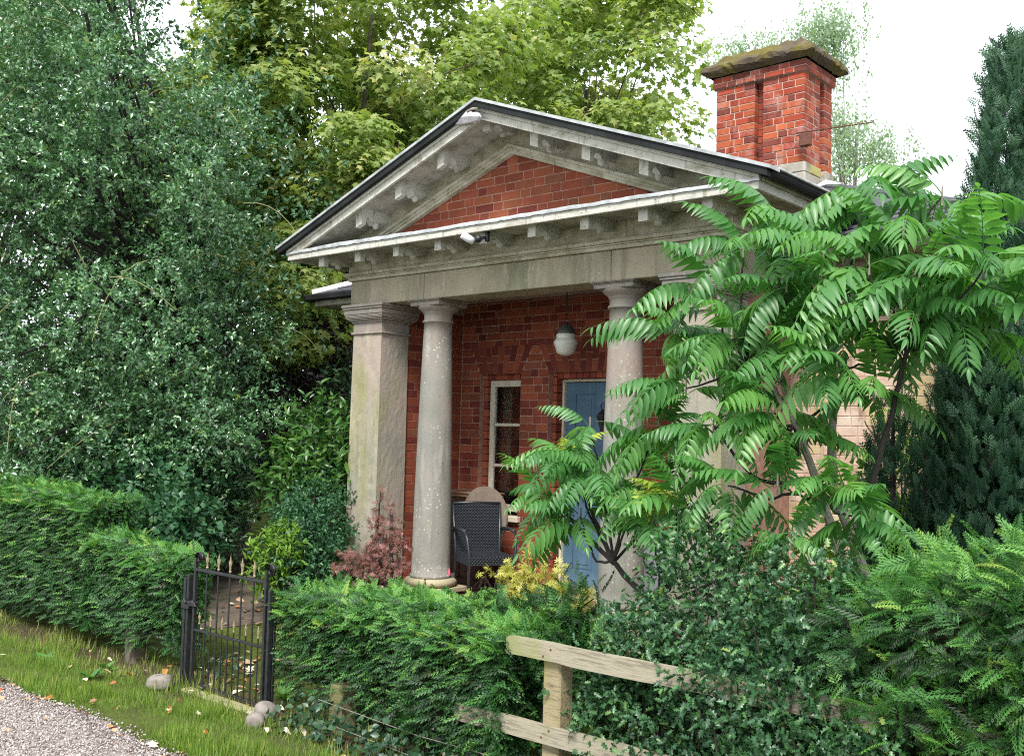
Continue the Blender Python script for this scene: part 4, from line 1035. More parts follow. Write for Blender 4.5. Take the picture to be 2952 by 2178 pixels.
a = Acc(); a.cbox(gx0 - .05, gx0 + .03, GY - .03, GY + .02, -1.335, -1.295, .006); a.tube([(gx0, GY - .02, -1.29), (gx0 + .04, GY - .035, -1.30), (gx0 + .06, GY - .03, -1.325)], .009, .006, 6); part('latch', a, MT['iron'], g)
gp1 = thing('gate_post', 'flat black iron gate post with latch at the end of the stepped hedge', 'post', 'iron gate posts')
a = Acc(); a.cbox(-7.085, -7.055, GY - .02, GY + .03, -1.98, -1.13, .004); part('bar', a, MT['iron'], gp1)
a = Acc(); a.cbox(-7.040, -7.015, GY - .02, GY + .03, -1.98, -1.10, .004); part('bar', a, MT['iron'], gp1)
a = Acc(); a.cbox(-7.09, -6.99, GY - .035, GY + .0, -1.36, -1.30, .006); a.tube([(-7.05, GY - .03, -1.29), (-7.0, GY - .04, -1.31)], .012, .012, 6); part('keeper', a, MT['iron'], gp1)
gp2 = thing('gate_post', 'flat black iron gate post half hidden by the clipped hedge beside the fence', 'post', 'iron gate posts')
a = Acc(); a.cbox(gx1 + .045, gx1 + .070, GY - .02, GY + .02, -1.98, -1.10, .004); part('bar', a, MT['iron'], gp2)
a = Acc(); a.cbox(gx1 + .047, gx1 + .068, GY + .025, GY + .05, -1.98, -1.15, .004); part('bar', a, MT['iron'], gp2)
a = Acc(); a.cbox(-6.97, gx1 + .03, GY - .09, GY + .02, -1.99, -1.935, .008); tag(part('gate_sill', a, MT['step_stone'], None), 'mossy stone threshold under the black iron gate', 'threshold')

# ------------------------------------------------------------------ post and rail fence
fe = thing('rail_fence', 'weathered timber post and rail fence overgrown by holly and hedge', 'fence')
def post(x, w, z1, z0=-2.0, y=4.36):
    a = Acc(); a.cbox(x - w / 2, x + w / 2, y - w / 2, y + w / 2, z0, z1, .008, jit=.002); return part('post', a, MT['post_wood' if z1 > -1.5 else 'shaded_post_wood'], fe)
post(-5.31, .13, -1.64, y=4.47); post(-3.45, .115, -1.13, y=4.385); post(-1.62, .115, -1.10, y=4.385)
def rail(xa, xb, z, hh_=.05, dz=0):
    a = Acc(); n = 24; v = []
    for i in range(n):
        x = xa + (xb - xa) * i / (n - 1); w = .006 * math.sin(i * .8) + rng.normal(0, .002); zz = z + dz * i / (n - 1)
        for y, q in ((4.288, -hh_), (4.326, -hh_), (4.326, hh_), (4.288, hh_)): v.append((x, y, zz + q * (1 + rng.normal(0, .03)) + w * .3))
    a.add(v, [(k * 4 + i, (k + 1) * 4 + i, (k + 1) * 4 + (i + 1) % 4, k * 4 + (i + 1) % 4) for k in range(n - 1) for i in range(4)] + [(0, 1, 2, 3), (4 * n - 4, 4 * n - 3, 4 * n - 2, 4 * n - 1)])
    part('rail', a, MT['fence_wood'], fe)
rail(-3.74, -1.2, -1.125, .048, .0); rail(-4.12, -1.2, -1.555, .047, .01); rail(-4.2, -1.2, -1.85, .045, 0)
for z_ in (-1.125, -1.545):
    for q_ in (-.022, .02):
        a = Acc(); a.lathe(0, 0, [(.001, .004), (.005, .0035), (.0055, 0)], 8); o = link('nail', a.mesh('nail', MT['rust']), fe, (-3.45 + q_ * 1.2, 4.286, z_ + q_)); o.rotation_euler = (math.pi / 2, 0, 0)
for z0, z1 in ((-1.72, -1.74), (-1.85, -1.86)):
    a = Acc(); a.tube([(-5.35, 4.30, z0), (-4.4, 4.28, z0 - .03), (-3.45, 4.30, z1)], .0022, .0022, 5); part('wire', a, MT['bark_grey'], fe)
a = Acc(); a.cbox(-8.12, -7.98, 4.46, 4.58, -2.0, -1.66, .01); tag(part('wooden_stump', a, MT['bark'], None), 'short timber stump post at the foot of the tall stepped hedge', 'post')  # dark bark colour carries the hedge's shade on the timber

# ------------------------------------------------------------------ stones
def boulder(x, y, r, label, mat='rock', sq=.8):
    bm = bmesh.new(); bmesh.ops.create_icosphere(bm, subdivisions=3, radius=r)
    for v_ in bm.verts:
        p = v_.co; k = 1 + .10 * math.sin(p.x * 31 + x * 9) * math.cos(p.y * 27) + .06 * math.sin(p.z * 45 + y)
        v_.co = Vector((p.x * k, p.y * k, p.z * k * sq))
    me = bpy.data.meshes.new('boulder'); bm.to_mesh(me); bm.free(); me.materials.append(MT[mat])
    me.polygons.foreach_set('use_smooth', [True] * len(me.polygons))
    tag(link('boulder', me, None, (x, y, float(gz(x, y)) + r * .45)), label, 'stone')
boulder(gx1 + .14, 4.30, .085, 'round grey stone close against the gate end of the hedge')
boulder(gx1 + .27, 4.13, .07, 'smooth grey stone lying in the grass before the timber stump')
boulder(-7.10, 4.20, .10, 'brown stone at the foot of the latch side gate post', 'rock', .6)

# ================================================================== vegetation
def leaves_on_twigs(F, T, base, d, length, k, size, spread, tint0=0.45, tvar=0.25, up=0.6, droop=0.15, ob=.25, jit=.55):
    """k leaves along each straight twig (base, direction d): leaves splay round it"""
    n = len(base)
    tpos = (np.arange(k) + .5) / k
    P = base[:, None, :] + d[:, None, :] * (length * tpos[None, :])[..., None]
    P = P + rng.normal(0, size * .18, P.shape); P[..., 2] -= droop * length * tpos[None, :] ** 2
    A = d[:, None, :] * .6 + rng.normal(0, 1, P.shape) * spread
    Nn = np.array([0, 0, up]) + rng.normal(0, jit, P.shape) + d[:, None, :] * ob
    ti = np.clip(tint0 + rng.normal(0, tvar, (n, 1)) * .6 + rng.normal(0, tvar, (n, k)) * .6 + .12 * (tpos[None, :] - .5), 0, 1)
    F.scatter(T, P.reshape(-1, 3), A.reshape(-1, 3), Nn.reshape(-1, 3), size * rng.uniform(.7, 1.2, n * k), ti.ravel())

def lobes_in(c, r, n, lr, shell=0.55, keep=None):
    out = []
    while len(out) < n:
        u = rng.normal(size=3); u /= np.linalg.norm(u); q = rng.uniform(shell, 1.0) ** .7
        p = np.array(c) + np.array(r) * u * q
        if keep is None or keep(p): out.append((p, rng.uniform(lr[0], lr[1]), u))
    return out

def twig_shell(lobes, per, flat=1.0, outer=0.4):
    B, D = [], []
    for p, r, u in lobes:
        d = rdir(per) + u * outer; d = unit(d)
        q = p + d * np.array([1, 1, flat]) * r * rng.uniform(.45, .95, (per, 1))
        B.append(q); D.append(unit(d + np.array([0, 0, .15]) + rng.normal(0, .35, (per, 3))))
    return np.concatenate(B), np.concatenate(D)

def limbs(a, root, lobes, r0, sides=6, lift=.35, sub=1):
    for p, r, u in lobes:
        mid = root + (p - root) * .5 + np.array([0, 0, lift]) * rng.uniform(.2, 1.0) + rng.normal(0, .12, 3)
        pts = [root + (mid - root) * s_ for s_ in (0, .5)] + [mid + (p - mid) * s_ for s_ in (0, .5, 1)]
        pts = [q + rng.normal(0, .04, 3) * (0 < i < 4) for i, q in enumerate(pts)]
        a.tube(pts, r0 * rng.uniform(.6, 1.0), r0 * .18, sides)

def trunk(a, pts, r0, r1, sides=12):
    pts = np.asarray(pts, float); n = 14
    tt_ = np.linspace(0, len(pts) - 1, n)
    P = np.stack([np.interp(tt_, range(len(pts)), pts[:, i]) for i in range(3)], 1) + rng.normal(0, r0 * .06, (n, 3))
    a.tube(P, r0, r1, sides)

# --- the great holly at the garden corner
ht = thing('holly_tree', 'huge dark glossy holly tree filling the garden corner behind the stepped hedge', 'tree')
F = Fol(); HC, HR = (-12.1, 7.2, 2.6), (3.35, 2.7, 4.6)
def hk(p):
    hd = math.degrees(math.atan2(-p[0], p[1])); el = math.degrees(math.atan2(p[2], math.hypot(p[0], p[1])))
    return p[2] > -1.1 and hd < 78 and hd > (62.5 if el > 18.5 else 57.5 if el > 15 else 56.2) and (p[0] - HC[0]) * .86 - (p[1] - HC[1]) * .51 > -.6
lb = lobes_in(HC, HR, 150, (.42, .78), .60, hk)
lb += lobes_in((-10.9, 6.2, .9), (1.4, 1.0, 2.2), 34, (.38, .60), .4, hk)
lb += lobes_in((-11.2, 6.9, 3.2), (1.2, .8, 1.2), 14, (.30, .50), .4, hk)
lb += [(p + u * r * rng.uniform(.6, 1.2) + rng.normal(0, .15, 3), rng.uniform(.18, .36), u) for p, r, u in lb for _ in range(1) if rng.random() < .75]
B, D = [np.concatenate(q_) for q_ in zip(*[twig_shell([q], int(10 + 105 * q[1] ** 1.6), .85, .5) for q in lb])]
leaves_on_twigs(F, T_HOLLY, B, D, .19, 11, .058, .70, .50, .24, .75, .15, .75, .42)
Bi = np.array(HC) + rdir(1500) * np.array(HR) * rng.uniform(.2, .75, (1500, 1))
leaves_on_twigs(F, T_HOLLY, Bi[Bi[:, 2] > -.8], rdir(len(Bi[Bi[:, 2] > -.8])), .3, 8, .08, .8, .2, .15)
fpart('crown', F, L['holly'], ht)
a = Acc(); root = np.array([-12.2, 7.4, -1.75])
for k in range(4):
    w = rng.normal(0, .5, 2); trunk(a, [root + [w[0] * .4, w[1] * .4, 0], root + [w[0], w[1], 2.2], root + [-abs(w[0]) * 2.2, w[1] * 2, 3.8]], .12, .05, 10)
limbs(a, root + np.array([0, 0, 2.2]), lb[::3], .06, 6, .8)
for k in range(110):                                           # arching yellow-green shoots
    p, r, u = lb[rng.integers(len(lb))]
    d = unit(rdir(1)[0] + np.array([.3, -.4, .5])); e = p + d * r * .8; l = rng.uniform(.4, .9)
    side = unit(rng.normal(size=3)); pts = [e + d * l * s_ + side * .35 * l * s_ * s_ - np.array([0, 0, .6 * l * s_ * s_]) for s_ in np.linspace(0, 1, 7)]
    a.tube(pts, .006, .003, 4, mi=1)
part('trunk', a, [MT['bark_dark'], MT['twig']], ht)

# --- two sycamores behind the lodge
def sycamore(label, root, ctr, rad, nl, tr, seed, extra=(), leaf=.17, keep=None):
    t_ = thing('sycamore_tree', label, 'tree', 'sycamores behind the lodge')
    F = Fol(); lb = lobes_in(ctr, rad, nl, (.55, .95), .55, keep)
    for c_, r_, n_ in extra: lb += lobes_in(c_, r_, n_, (.45, .75), .3)
    n = 190
    for p, r, u in lb:
        d = rdir(n) + u * .25 + np.array([0, 0, .25]); d = unit(d)
        P = p + d * np.array([1, 1, .55]) * r * rng.uniform(.35, 1.0, (n, 1)) ** .6
        out = unit(d * np.array([1, 1, .25]) + u * np.array([.4, .4, 0]))
        A = out * .8 + np.array([0, 0, -.55]) + rng.normal(0, .35, (n, 3))
        Nn = np.array([0, 0, .75]) + out * .55 + rng.normal(0, .35, (n, 3))
        ti = np.clip(.52 + rng.normal(0, .12) + rng.normal(0, .17, n) + .10 * d[:, 2], 0, 1)
        F.scatter(T_SYC, P, A, Nn, leaf * rng.uniform(.65, 1.2, n), ti)
    fpart('crown', F, L['syc'], t_)
    a = Acc(); root = np.array(root)
    trunk(a, [root, root + [0, 0, 2.5], root + [.25, -.1, 4.5], root + [.15, 0, 6.4]], tr, tr * .35, 14)
    for k in range(5):
        w = rng.uniform(0, 6.3); trunk(a, [root + [0, 0, 1.6 + .5 * k], root + [.9 * math.cos(w), .7 * math.sin(w), 3.4 + .5 * k], root + [1.7 * math.cos(w), 1.3 * math.sin(w), 6.2 + .5 * k]], tr * .42, tr * .12, 8)
    for k, q in enumerate(lb[::3]): limbs(a, root + np.array([.1 + rng.normal(0, .5), rng.normal(0, .4), rng.uniform(2.0, 6.0)]), [q], tr * .15, 5, .5)
    part('trunk', a, MT['bark'], t_)
sycamore('yellow-green sycamore whose low boughs hang beside the end of the lodge eaves', (-13.2, 10.8, -1.7), (-13.3, 10.6, 5.5), (3.6, 2.4, 3.8), 100, .20, 1, [((-12.3, 12.2, 4.6), (2.2, 1.5, 3.2), 50), ((-12.4, 11.3, 6.0), (1.6, 1.0, 2.4), 30), ((-11.7, 9.0, 2.3), (1.0, .7, 1.6), 16), ((-12.4, 8.6, 5.2), (1.3, .8, 1.6), 22), ((-11.2, 9.2, 3.6), (.9, .6, 1.0), 14), ((-14.2, 8.9, 5.5), (1.3, .9, 1.3), 24)], .128)
sycamore('broad yellow-green sycamore spreading behind the pediment as far as the chimney', (-12.3, 16.0, -1.7), (-11.2, 16.0, 5.5), (4.2, 2.8, 4.0), 175, .24, 2, [], .145, lambda p: math.degrees(math.atan2(-p[0], p[1])) > 32.8)

# --- copper beech and dark trees deep in the garden
def tree(name, label, root, ctr, rad, nl, lr, T, mat, size, per, k, tr, group=None, bark='bark', flat=.8, tl=.3, tint0=.45, keep=None, nlimb=2):
    t_ = thing(name, label, 'tree', group)
    F = Fol(); lb = lobes_in(ctr, rad, nl, lr, .35, keep); B, D = twig_shell(lb, per, flat)
    leaves_on_twigs(F, T, B, D, tl, k, size, .7, tint0, .24)
    fpart('crown', F, L[mat], t_)
    a = Acc(); root = np.array(root, float); top = np.array(ctr, float)
    trunk(a, [root, root + (top - root) * .5 + rng.normal(0, .1, 3), top], tr, tr * .4, 12); limbs(a, root + (top - root) * .55, lb[::nlimb], tr * .25, 6, .4)
    part('trunk', a, MT[bark], t_)
    return t_
tree('copper_beech', 'dark purple leaved tree in deep shade beyond the porch corner', (-12.9, 10.6, -1.7), (-12.6, 10.2, .55), (1.5, 1.2, 1.3), 26, (.4, .7), T_OVAL, 'copper', .10, 46, 8, .12, bark='bark_dark')
tree('garden_tree', 'slim forked tree with bare lower trunk standing before the lawn', (-13.6, 9.3, -1.7), (-14.0, 9.5, 1.6), (1.6, 1.3, 1.5), 20, (.4, .7), T_OVAL, 'dark', .10, 40, 8, .15, bark='bark_grey')
GRP = 'dark trees closing the garden'
for i, (x, y, zc_, rx, rz, nl, lab) in enumerate(((-21, 11.5, 3.0, 3.0, 4.5, 40, 'dark green tree beyond the lawn, seen through the holly'), (-25.0, 16.5, 3.0, 3.6, 4.8, 46, 'dark green tree at the far end of the lawn beside the slim forked trunk'),
        (-20.5, 18.5, 4.0, 3.6, 5.5, 46, 'tall dark tree showing between holly and sycamore'), (-17.0, 6.6, 3.0, 2.6, 5.0, 44, 'dark tree crowded against the back of the holly'), (-19.5, 22.5, 5.0, 4.2, 6.0, 46, 'tall dark tree behind the sycamore trunks'))):
    tree('dark_tree', lab, (x, y, -1.7), (x, y, zc_), (rx, rx * .8, rz), nl, (.7, 1.3), T_OVAL, 'dark', .20, 40, 8, .25, GRP, tl=.5)

# --- pale birch behind the chimney
bt_ = thing('birch_tree', 'pale feathery birch rising behind the brick chimney', 'tree')
F = Fol(); lb = []
for u_, v_, r_, n_ in ((2128, 112, .28, 5), (2222, 96, .22, 4), (2370, 70, .5, 9), (2415, 60, .35, 6), (2405, 110, .35, 5), (2395, 150, .4, 6), (2330, 30, .3, 3), (2430, 370, .55, 8), (2480, 430, .7, 12), (2540, 410, .45, 6), (2440, 330, .35, 4), (2420, 470, .6, 8), (2110, 170, .3, 3)):
    q = at(u_, v_, 23.0); lb += [(q + rng.normal(0, r_ * .5, 3), rng.uniform(.25, .45), np.array([0, 0, -.3])) for _ in range(n_)]
for p, r, u in lb:
    n = 8; top = p + rng.normal(0, r * .8, (n, 3)) * np.array([1, .6, .8])
    for q in top:
        l = rng.uniform(.25, .8); k = int(26 * l) + 5; t_ = rng.random(k)
        P = q + np.stack([.10 * np.sin(t_ * 3 + q[0]), np.zeros(k), -l * t_], 1) + rng.normal(0, .045, (k, 3))
        F.scatter(T_ROUND, P, np.tile([0, 0, -1.0], (k, 1)) + rng.normal(0, .5, (k, 3)), rdir(k), .075 * rng.uniform(.6, 1.2, k), rng.random(k))
fpart('crown', F, L['birch'], bt_)
a = Acc(); root = np.array([-9.9, 23.0, -1.7]); trunk(a, [root, root + [.2, 0, 4], root + [.3, 0, 9.0]], .14, .03, 8); limbs(a, root + np.array([.2, 0, 4.5]), lb[::4], .03, 5, .6)
part('trunk', a, MT['bark_grey'], bt_)

# --- dark Lawson cypresses beyond the wing
def cypress(label, stems, size, dens, mat='lawson', top_tint=.35):
    t_ = thing('cypress_tree', label, 'tree', 'upright dark cypresses')
    F = Fol(); a = Acc()
    for x, y, z0, z1, r in stems:
        h = z1 - z0; n = int(dens * r * h)
        u = rng.random(n) ** .9; w = rng.uniform(0, 2 * math.pi, n)
        prof = r * np.clip(1.12 - u, 0.03, 1) ** .62 * (1 - .35 * (1 - np.clip(u * 6, 0, 1)))
        cl = 1 + .28 * np.sin(w * 5 + u * 9) * np.cos(u * 23 + w * 2)
        q = rng.uniform(.45, 1.0, n) ** .5
        P = np.stack([x + prof * cl * q * np.cos(w), y + prof * cl * q * np.sin(w), z0 + u * h], 1)
        out = np.stack([np.cos(w), np.sin(w), np.zeros(n)], 1)
        A = out * .55 + np.array([0, 0, .95]) + rng.normal(0, .25, (n, 3))
        Nn = out + rng.normal(0, .5, (n, 3)) + np.array([0, 0, .2])
        F.scatter(T_SPRD, P, A, Nn, size * rng.uniform(.6, 1.2, n), np.clip(.35 + .2 * rng.normal(size=n) + top_tint * (u - .3) + .2 * (q - .8), 0, 1))
        a.tube([(x, y, z0), (x, y, z0 + h * .5), (x, y, z1 - .1)], .05, .01, 6)
    fpart('crown', F, L[mat], t_); part('trunk', a, MT['bark_dark'], t_)
cypress('tall dark cypress with a pointed blue-green tip against the sky', [(-1.86, 7.1, -1.75, 2.62, .60), (-1.70, 7.0, -1.75, 2.1, .5), (-1.25, 7.3, -1.75, 2.0, .6), (-1.95, 6.7, -1.75, 1.1, .50), (-2.10, 7.15, -1.75, 1.6, .40), (-.75, 7.2, -1.75, 1.5, .7)], .13, 2600)
cypress('small dark cypress spire in front of the pale wing wall', [(-2.50, 6.6, -1.75, .30, .26), (-2.62, 6.7, -1.75, .0, .2)], .14, 900)
cypress('thin dark cypress spire close beside the tall cypress', [(-2.26, 6.5, -1.75, .16, .18)], .13, 1000)

# --- clipped hedges
def hedge(label, segs, spray=.15, dens=700, loose=0.0, T=None, group='clipped conifer hedges'):
    """segs: (x0, x1, yfront, yback, ztop_at_x0, ztop_at_x1)"""
    t_ = thing('hedge', label, 'hedge', group)
    F, G, C = Fol(), Fol(), Acc(); T = T or T_HAIR
    for x0, x1, yf, yk, za, zb in segs:
        L_, H = x1 - x0, (za + zb) / 2 + 1.95
        # solid dark core, added to block light and darken the gaps
        nx, ny = max(3, int(L_ / .12)), 5
        zt = lambda x: za + (zb - za) * (x - x0) / L_
        xs_ = np.linspace(x0 + .12, x1 - .10, nx); prof = [(yf + .17, -1.72), (yf + .16, -1.5), (yf + .15, None), (yf + .22, 'top'), (yk - .13, 'top'), (yk - .1, None), (yk - .1, -1.72)]
        v = []
        for x in xs_:
            for y, z in prof:
                zz = zt(x) - .17 if z is None else zt(x) - .10 if z == 'top' else z
                v.append((x + rng.normal(0, .012), y + rng.normal(0, .02), zz + rng.normal(0, .02)))
        k = len(prof); C.add(v, [(i * k + j, i * k + (j + 1) % k, (i + 1) * k + (j + 1) % k, (i + 1) * k + j) for i in range(nx - 1) for j in range(k)] + [tuple(range(k)), tuple((nx - 1) * k + j for j in range(k))])
        wob = lambda x, z: .018 * np.sin(x * 5.1 + z * 3) + .016 * np.sin(z * 8 + x * 2.3) + loose * np.sin(x * 9.1 + z * 5)
        # front face
        n = int(dens * L_ * H); x = rng.uniform(x0, x1, n); z = -1.80 + (np.array([zt(q) for q in x]) + 1.80) * rng.random(n) ** .95
        lowcut = sm(-1.85, -1.55, z + .1 * np.sin(x * 6)); keep = rng.random(n) < .25 + .75 * lowcut
        x, z = x[keep], z[keep]; n = len(x)
        dp = rng.random(n) ** 1.2 * .17
        P = np.stack([x, yf + dp + wob(x, z) + .05 * (1 - sm(-1.9, -1.5, z)), z], 1)
        A = np.stack([rng.normal(-.62, .34, n), np.full(n, -.62) + rng.normal(0, .25, n), rng.normal(-.22, .28, n)], 1)
        Nn = np.stack([rng.normal(0, .35, n), np.full(n, -.55) + rng.normal(0, .3, n), np.full(n, .75) + rng.normal(0, .25, n)], 1)
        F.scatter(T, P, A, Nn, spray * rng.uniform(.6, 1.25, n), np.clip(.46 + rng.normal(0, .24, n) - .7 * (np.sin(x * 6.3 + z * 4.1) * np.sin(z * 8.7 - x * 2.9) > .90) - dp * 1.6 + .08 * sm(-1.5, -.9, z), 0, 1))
        # top
        n = int(dens * .85 * L_ * (yk - yf)); x = rng.uniform(x0, x1, n); y = rng.uniform(yf - .02, yk, n)
        zz = np.array([zt(q) for q in x]); P = np.stack([x, y, zz - .03 - rng.random(n) ** 1.5 * .10 + wob(x, y) * .8 - .06 * (1 - sm(yf - .02, yf + .12, y))], 1)
        A = np.stack([rng.normal(-.5, .6, n), rng.normal(-.35, .5, n), rng.normal(.34, .30, n)], 1)
        Nn = np.stack([rng.normal(0, .4, n), rng.normal(-.25, .4, n), np.full(n, .8)], 1)
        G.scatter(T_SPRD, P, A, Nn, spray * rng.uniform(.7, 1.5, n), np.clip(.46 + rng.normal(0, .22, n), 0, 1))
        # ends and back
        for xe, s_ in ((x0, -1), (x1, 1)):
            n = int(dens * .8 * (yk - yf) * H); y = rng.uniform(yf, yk, n); z = rng.uniform(-1.75, zt(xe), n)
            P = np.stack([xe - s_ * rng.random(n) ** 1.6 * .10 + wob(y, z), y, z], 1)
            A = np.stack([np.full(n, s_ * .75) + rng.normal(0, .25, n), rng.normal(-.3, .45, n), rng.normal(-.1, .35, n)], 1)
            Nn = np.stack([np.full(n, s_ * .5), rng.normal(0, .4, n), np.full(n, .75)], 1)
            F.scatter(T, P, A, Nn, spray * rng.uniform(.6, 1.2, n), np.clip(.40 + rng.normal(0, .17, n), 0, 1))
        n = int(dens * .25 * L_ * H); x = rng.uniform(x0, x1, n); z = rng.uniform(-1.7, min(za, zb), n)
        F.scatter(T, np.stack([x, np.full(n, yk) - rng.random(n) * .1, z], 1), np.stack([rng.normal(0, .4, n), np.full(n, .7), rng.normal(0, .3, n)], 1), np.stack([rng.normal(0, .3, n), np.full(n, .5), np.full(n, .8)], 1), spray * rng.uniform(.7, 1.2, n), np.full(n, .35))
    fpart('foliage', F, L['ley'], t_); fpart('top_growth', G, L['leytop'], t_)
    part('dark_inside', C, MT['hedge_core'], t_)
    return t_
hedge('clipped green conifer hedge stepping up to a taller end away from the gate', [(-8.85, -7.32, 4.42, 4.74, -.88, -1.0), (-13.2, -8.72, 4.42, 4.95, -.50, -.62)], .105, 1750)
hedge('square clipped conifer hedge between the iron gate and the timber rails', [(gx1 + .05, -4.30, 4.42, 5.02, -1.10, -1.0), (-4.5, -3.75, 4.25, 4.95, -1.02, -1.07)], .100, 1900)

# --- loose conifer hedge at the near end of the fence, overgrown
def loose_conifer(label, name, blobs, spray, dens, T, mats=('ley', 'leytop'), twig_n=14):
    t_ = thing(name, label, 'hedge' if name == 'overgrown_hedge' else 'shrub')
    F, G, a = Fol(), Fol(), Acc()
    for c_, r_ in blobs:
        c_, r_ = np.array(c_), np.array(r_)
        n = int(dens * (r_[0] * r_[1] + r_[0] * r_[2] + r_[1] * r_[2]) * 4)
        d = rdir(n); q = rng.random(n) ** .45
        cl = 1 + .22 * np.sin(d[:, 0] * 9 + d[:, 2] * 6) * np.cos(d[:, 1] * 8 + d[:, 2] * 11)
        P = c_ + d * r_ * (q * cl)[:, None]; ok = P[:, 2] > -1.85; P, d, q = P[ok], d[ok], q[ok]; n = len(P)
        A = d * .8 + np.array([-.30, -.1, .05]) + rng.normal(0, .60, (n, 3)); Nn = np.array([0, -.2, .8]) + rng.normal(0, .5, (n, 3))
        up = d[:, 2] > .45
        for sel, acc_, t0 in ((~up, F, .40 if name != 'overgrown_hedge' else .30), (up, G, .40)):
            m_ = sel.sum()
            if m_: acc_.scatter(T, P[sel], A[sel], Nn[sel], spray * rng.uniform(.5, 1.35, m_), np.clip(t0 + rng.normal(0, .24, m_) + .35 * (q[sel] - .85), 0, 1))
        if name == 'overgrown_hedge': a.lathe(c_[0], c_[1], [(max(.02, r_[0] * .40 * math.sin(math.pi * (k + .2) / 8.4)), max(-1.9, c_[2] - r_[2] * .42 * math.cos(math.pi * (k + .2) / 8.4))) for k in range(9)], 12)  # solid dark core added so voids between the sprays read as shade
        for k in range(twig_n):
            w = rdir(1)[0]; w[2] = abs(w[2]) * .8; a.tube([c_ - [0, 0, r_[2] * .6], c_ + w * r_ * .5, c_ + w * r_ * .95], .012, .003, 5)
    fpart('foliage', F, L[mats[0]], t_); fpart('top_growth', G, L[mats[1]], t_); part('dark_inside', a, MT['hedge_core'], t_)
    return t_
T_BIG = T_spray(8, True, .34, .3, .019)
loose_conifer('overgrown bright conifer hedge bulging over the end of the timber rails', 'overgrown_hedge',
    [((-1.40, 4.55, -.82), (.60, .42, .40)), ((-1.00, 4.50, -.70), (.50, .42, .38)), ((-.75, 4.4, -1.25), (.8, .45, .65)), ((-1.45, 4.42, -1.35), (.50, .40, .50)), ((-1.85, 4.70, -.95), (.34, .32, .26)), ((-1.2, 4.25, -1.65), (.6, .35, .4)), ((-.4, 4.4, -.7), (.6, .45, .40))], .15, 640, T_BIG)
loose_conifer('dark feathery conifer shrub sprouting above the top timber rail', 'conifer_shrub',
    [((-4.30, 4.95, -1.34), (.36, .28, .36)), ((-3.80, 4.85, -1.30), (.32, .28, .32)), ((-3.95, 5.1, -1.10), (.24, .22, .24)), ((-4.05, 4.6, -1.45), (.4, .2, .35)), ((-3.3, 4.8, -1.35), (.35, .25, .32))], .15, 260, T_SPRD, ('ley', 'ley'))

# --- spiky holly bush growing through the fence
def bush(name, label, blobs, T, mat, size, per_m2, k, spread=.8, twig=.18, cat='shrub', group=None, tint0=.45, bark='bark_dark', outer=.3, up=.6, stems=5):
    t_ = thing(name, label, cat, group)
    F, a = Fol(), Acc()
    for c_, r_ in blobs:
        c_, r_ = np.array(c_, float), np.array(r_, float)
        n = int(per_m2 * (r_[0] * r_[1] + r_[0] * r_[2] + r_[1] * r_[2]) * 4); d = rdir(n); q = rng.random((n, 1)) ** .4
        cl = 1 + .2 * np.sin(d[:, :1] * 7 + d[:, 2:] * 9 + c_[0] * 5) * np.cos(d[:, 1:2] * 8)
        P = c_ + d * r_ * q * cl; g_ = gz(P[:, 0], P[:, 1]) + .04; ok = P[:, 2] > g_; P, d = P[ok], d[ok]
        leaves_on_twigs(F, T, P, unit(d + rng.normal(0, .4, d.shape) + np.array([0, 0, .2])), twig, k, size, spread, tint0, .24, up)
        base = np.array([c_[0], c_[1], min(c_[2], float(gz(c_[0], c_[1])) + .0)])
        for s_ in range(stems):
            w = rdir(1)[0]; w[2] = abs(w[2]); e = c_ + w * r_ * .9
            a.tube([base, base + (e - base) * .5 + rng.normal(0, .03, 3), e], .012, .004, 5)
    fpart('foliage', F, L[mat], t_); part('stems', a, MT[bark], t_)
    return t_
bush('holly_bush', 'spiky holly bush growing through the timber rails', [((-2.75, 4.85, -.95), (.50, .35, .55)), ((-2.45, 4.55, -1.30), (.55, .28, .45)), ((-3.05, 4.60, -1.42), (.45, .25, .35)), ((-2.1, 4.5, -1.0), (.40, .3, .45)), ((-2.55, 4.42, -1.72), (.65, .22, .22)), ((-2.0, 4.35, -1.5), (.4, .2, .4)), ((-2.95, 4.30, -1.75), (.3, .1, .15)), ((-1.75, 4.16, -1.50), (.55, .10, .40)), ((-2.25, 4.22, -1.12), (.35, .08, .10)), ((-3.0, 4.6, -1.02), (.25, .15, .15)), ((-1.3, 4.05, -1.75), (.5, .1, .25))], T_SPIKY, 'holly_low', .044, 300, 6, .8, .16, bark='bark_dark')

# --- shrubs round the porch
bush('red_acer', 'small feathery red acer against the stone pier', [((-7.0, 6.30, -1.14), (.16, .12, .15)), ((-7.40, 6.25, -1.20), (.13, .09, .09)), ((-7.02, 6.3, -.92), (.08, .07, .15)), ((-6.80, 6.28, -1.08), (.07, .07, .20)), ((-7.06, 6.3, -.70), (.02, .02, .22)), ((-6.90, 6.3, -.74), (.02, .02, .20)), ((-7.18, 6.28, -1.14), (.08, .08, .13))], T_PALM, 'red', .042, 380, 4, .8, .10, up=.5, stems=3)
bush('golden_acer', 'yellow leaved acer in front of the porch brickwork', [((-5.62, 6.35, -1.13), (.13, .10, .06)), ((-5.42, 6.35, -1.16), (.08, .08, .05)), ((-5.12, 6.3, -1.10), (.16, .12, .10)), ((-5.30, 6.4, -.98), (.07, .07, .10)), ((-4.85, 6.2, -1.20), (.18, .12, .10)), ((-4.62, 6.2, -1.30), (.12, .1, .1)), ((-4.35, 6.1, -1.62), (.35, .2, .16)), ((-5.2, 6.35, -1.35), (.4, .18, .16))], T_PALM, 'gold', .052, 230, 4, .8, .10, stems=3)
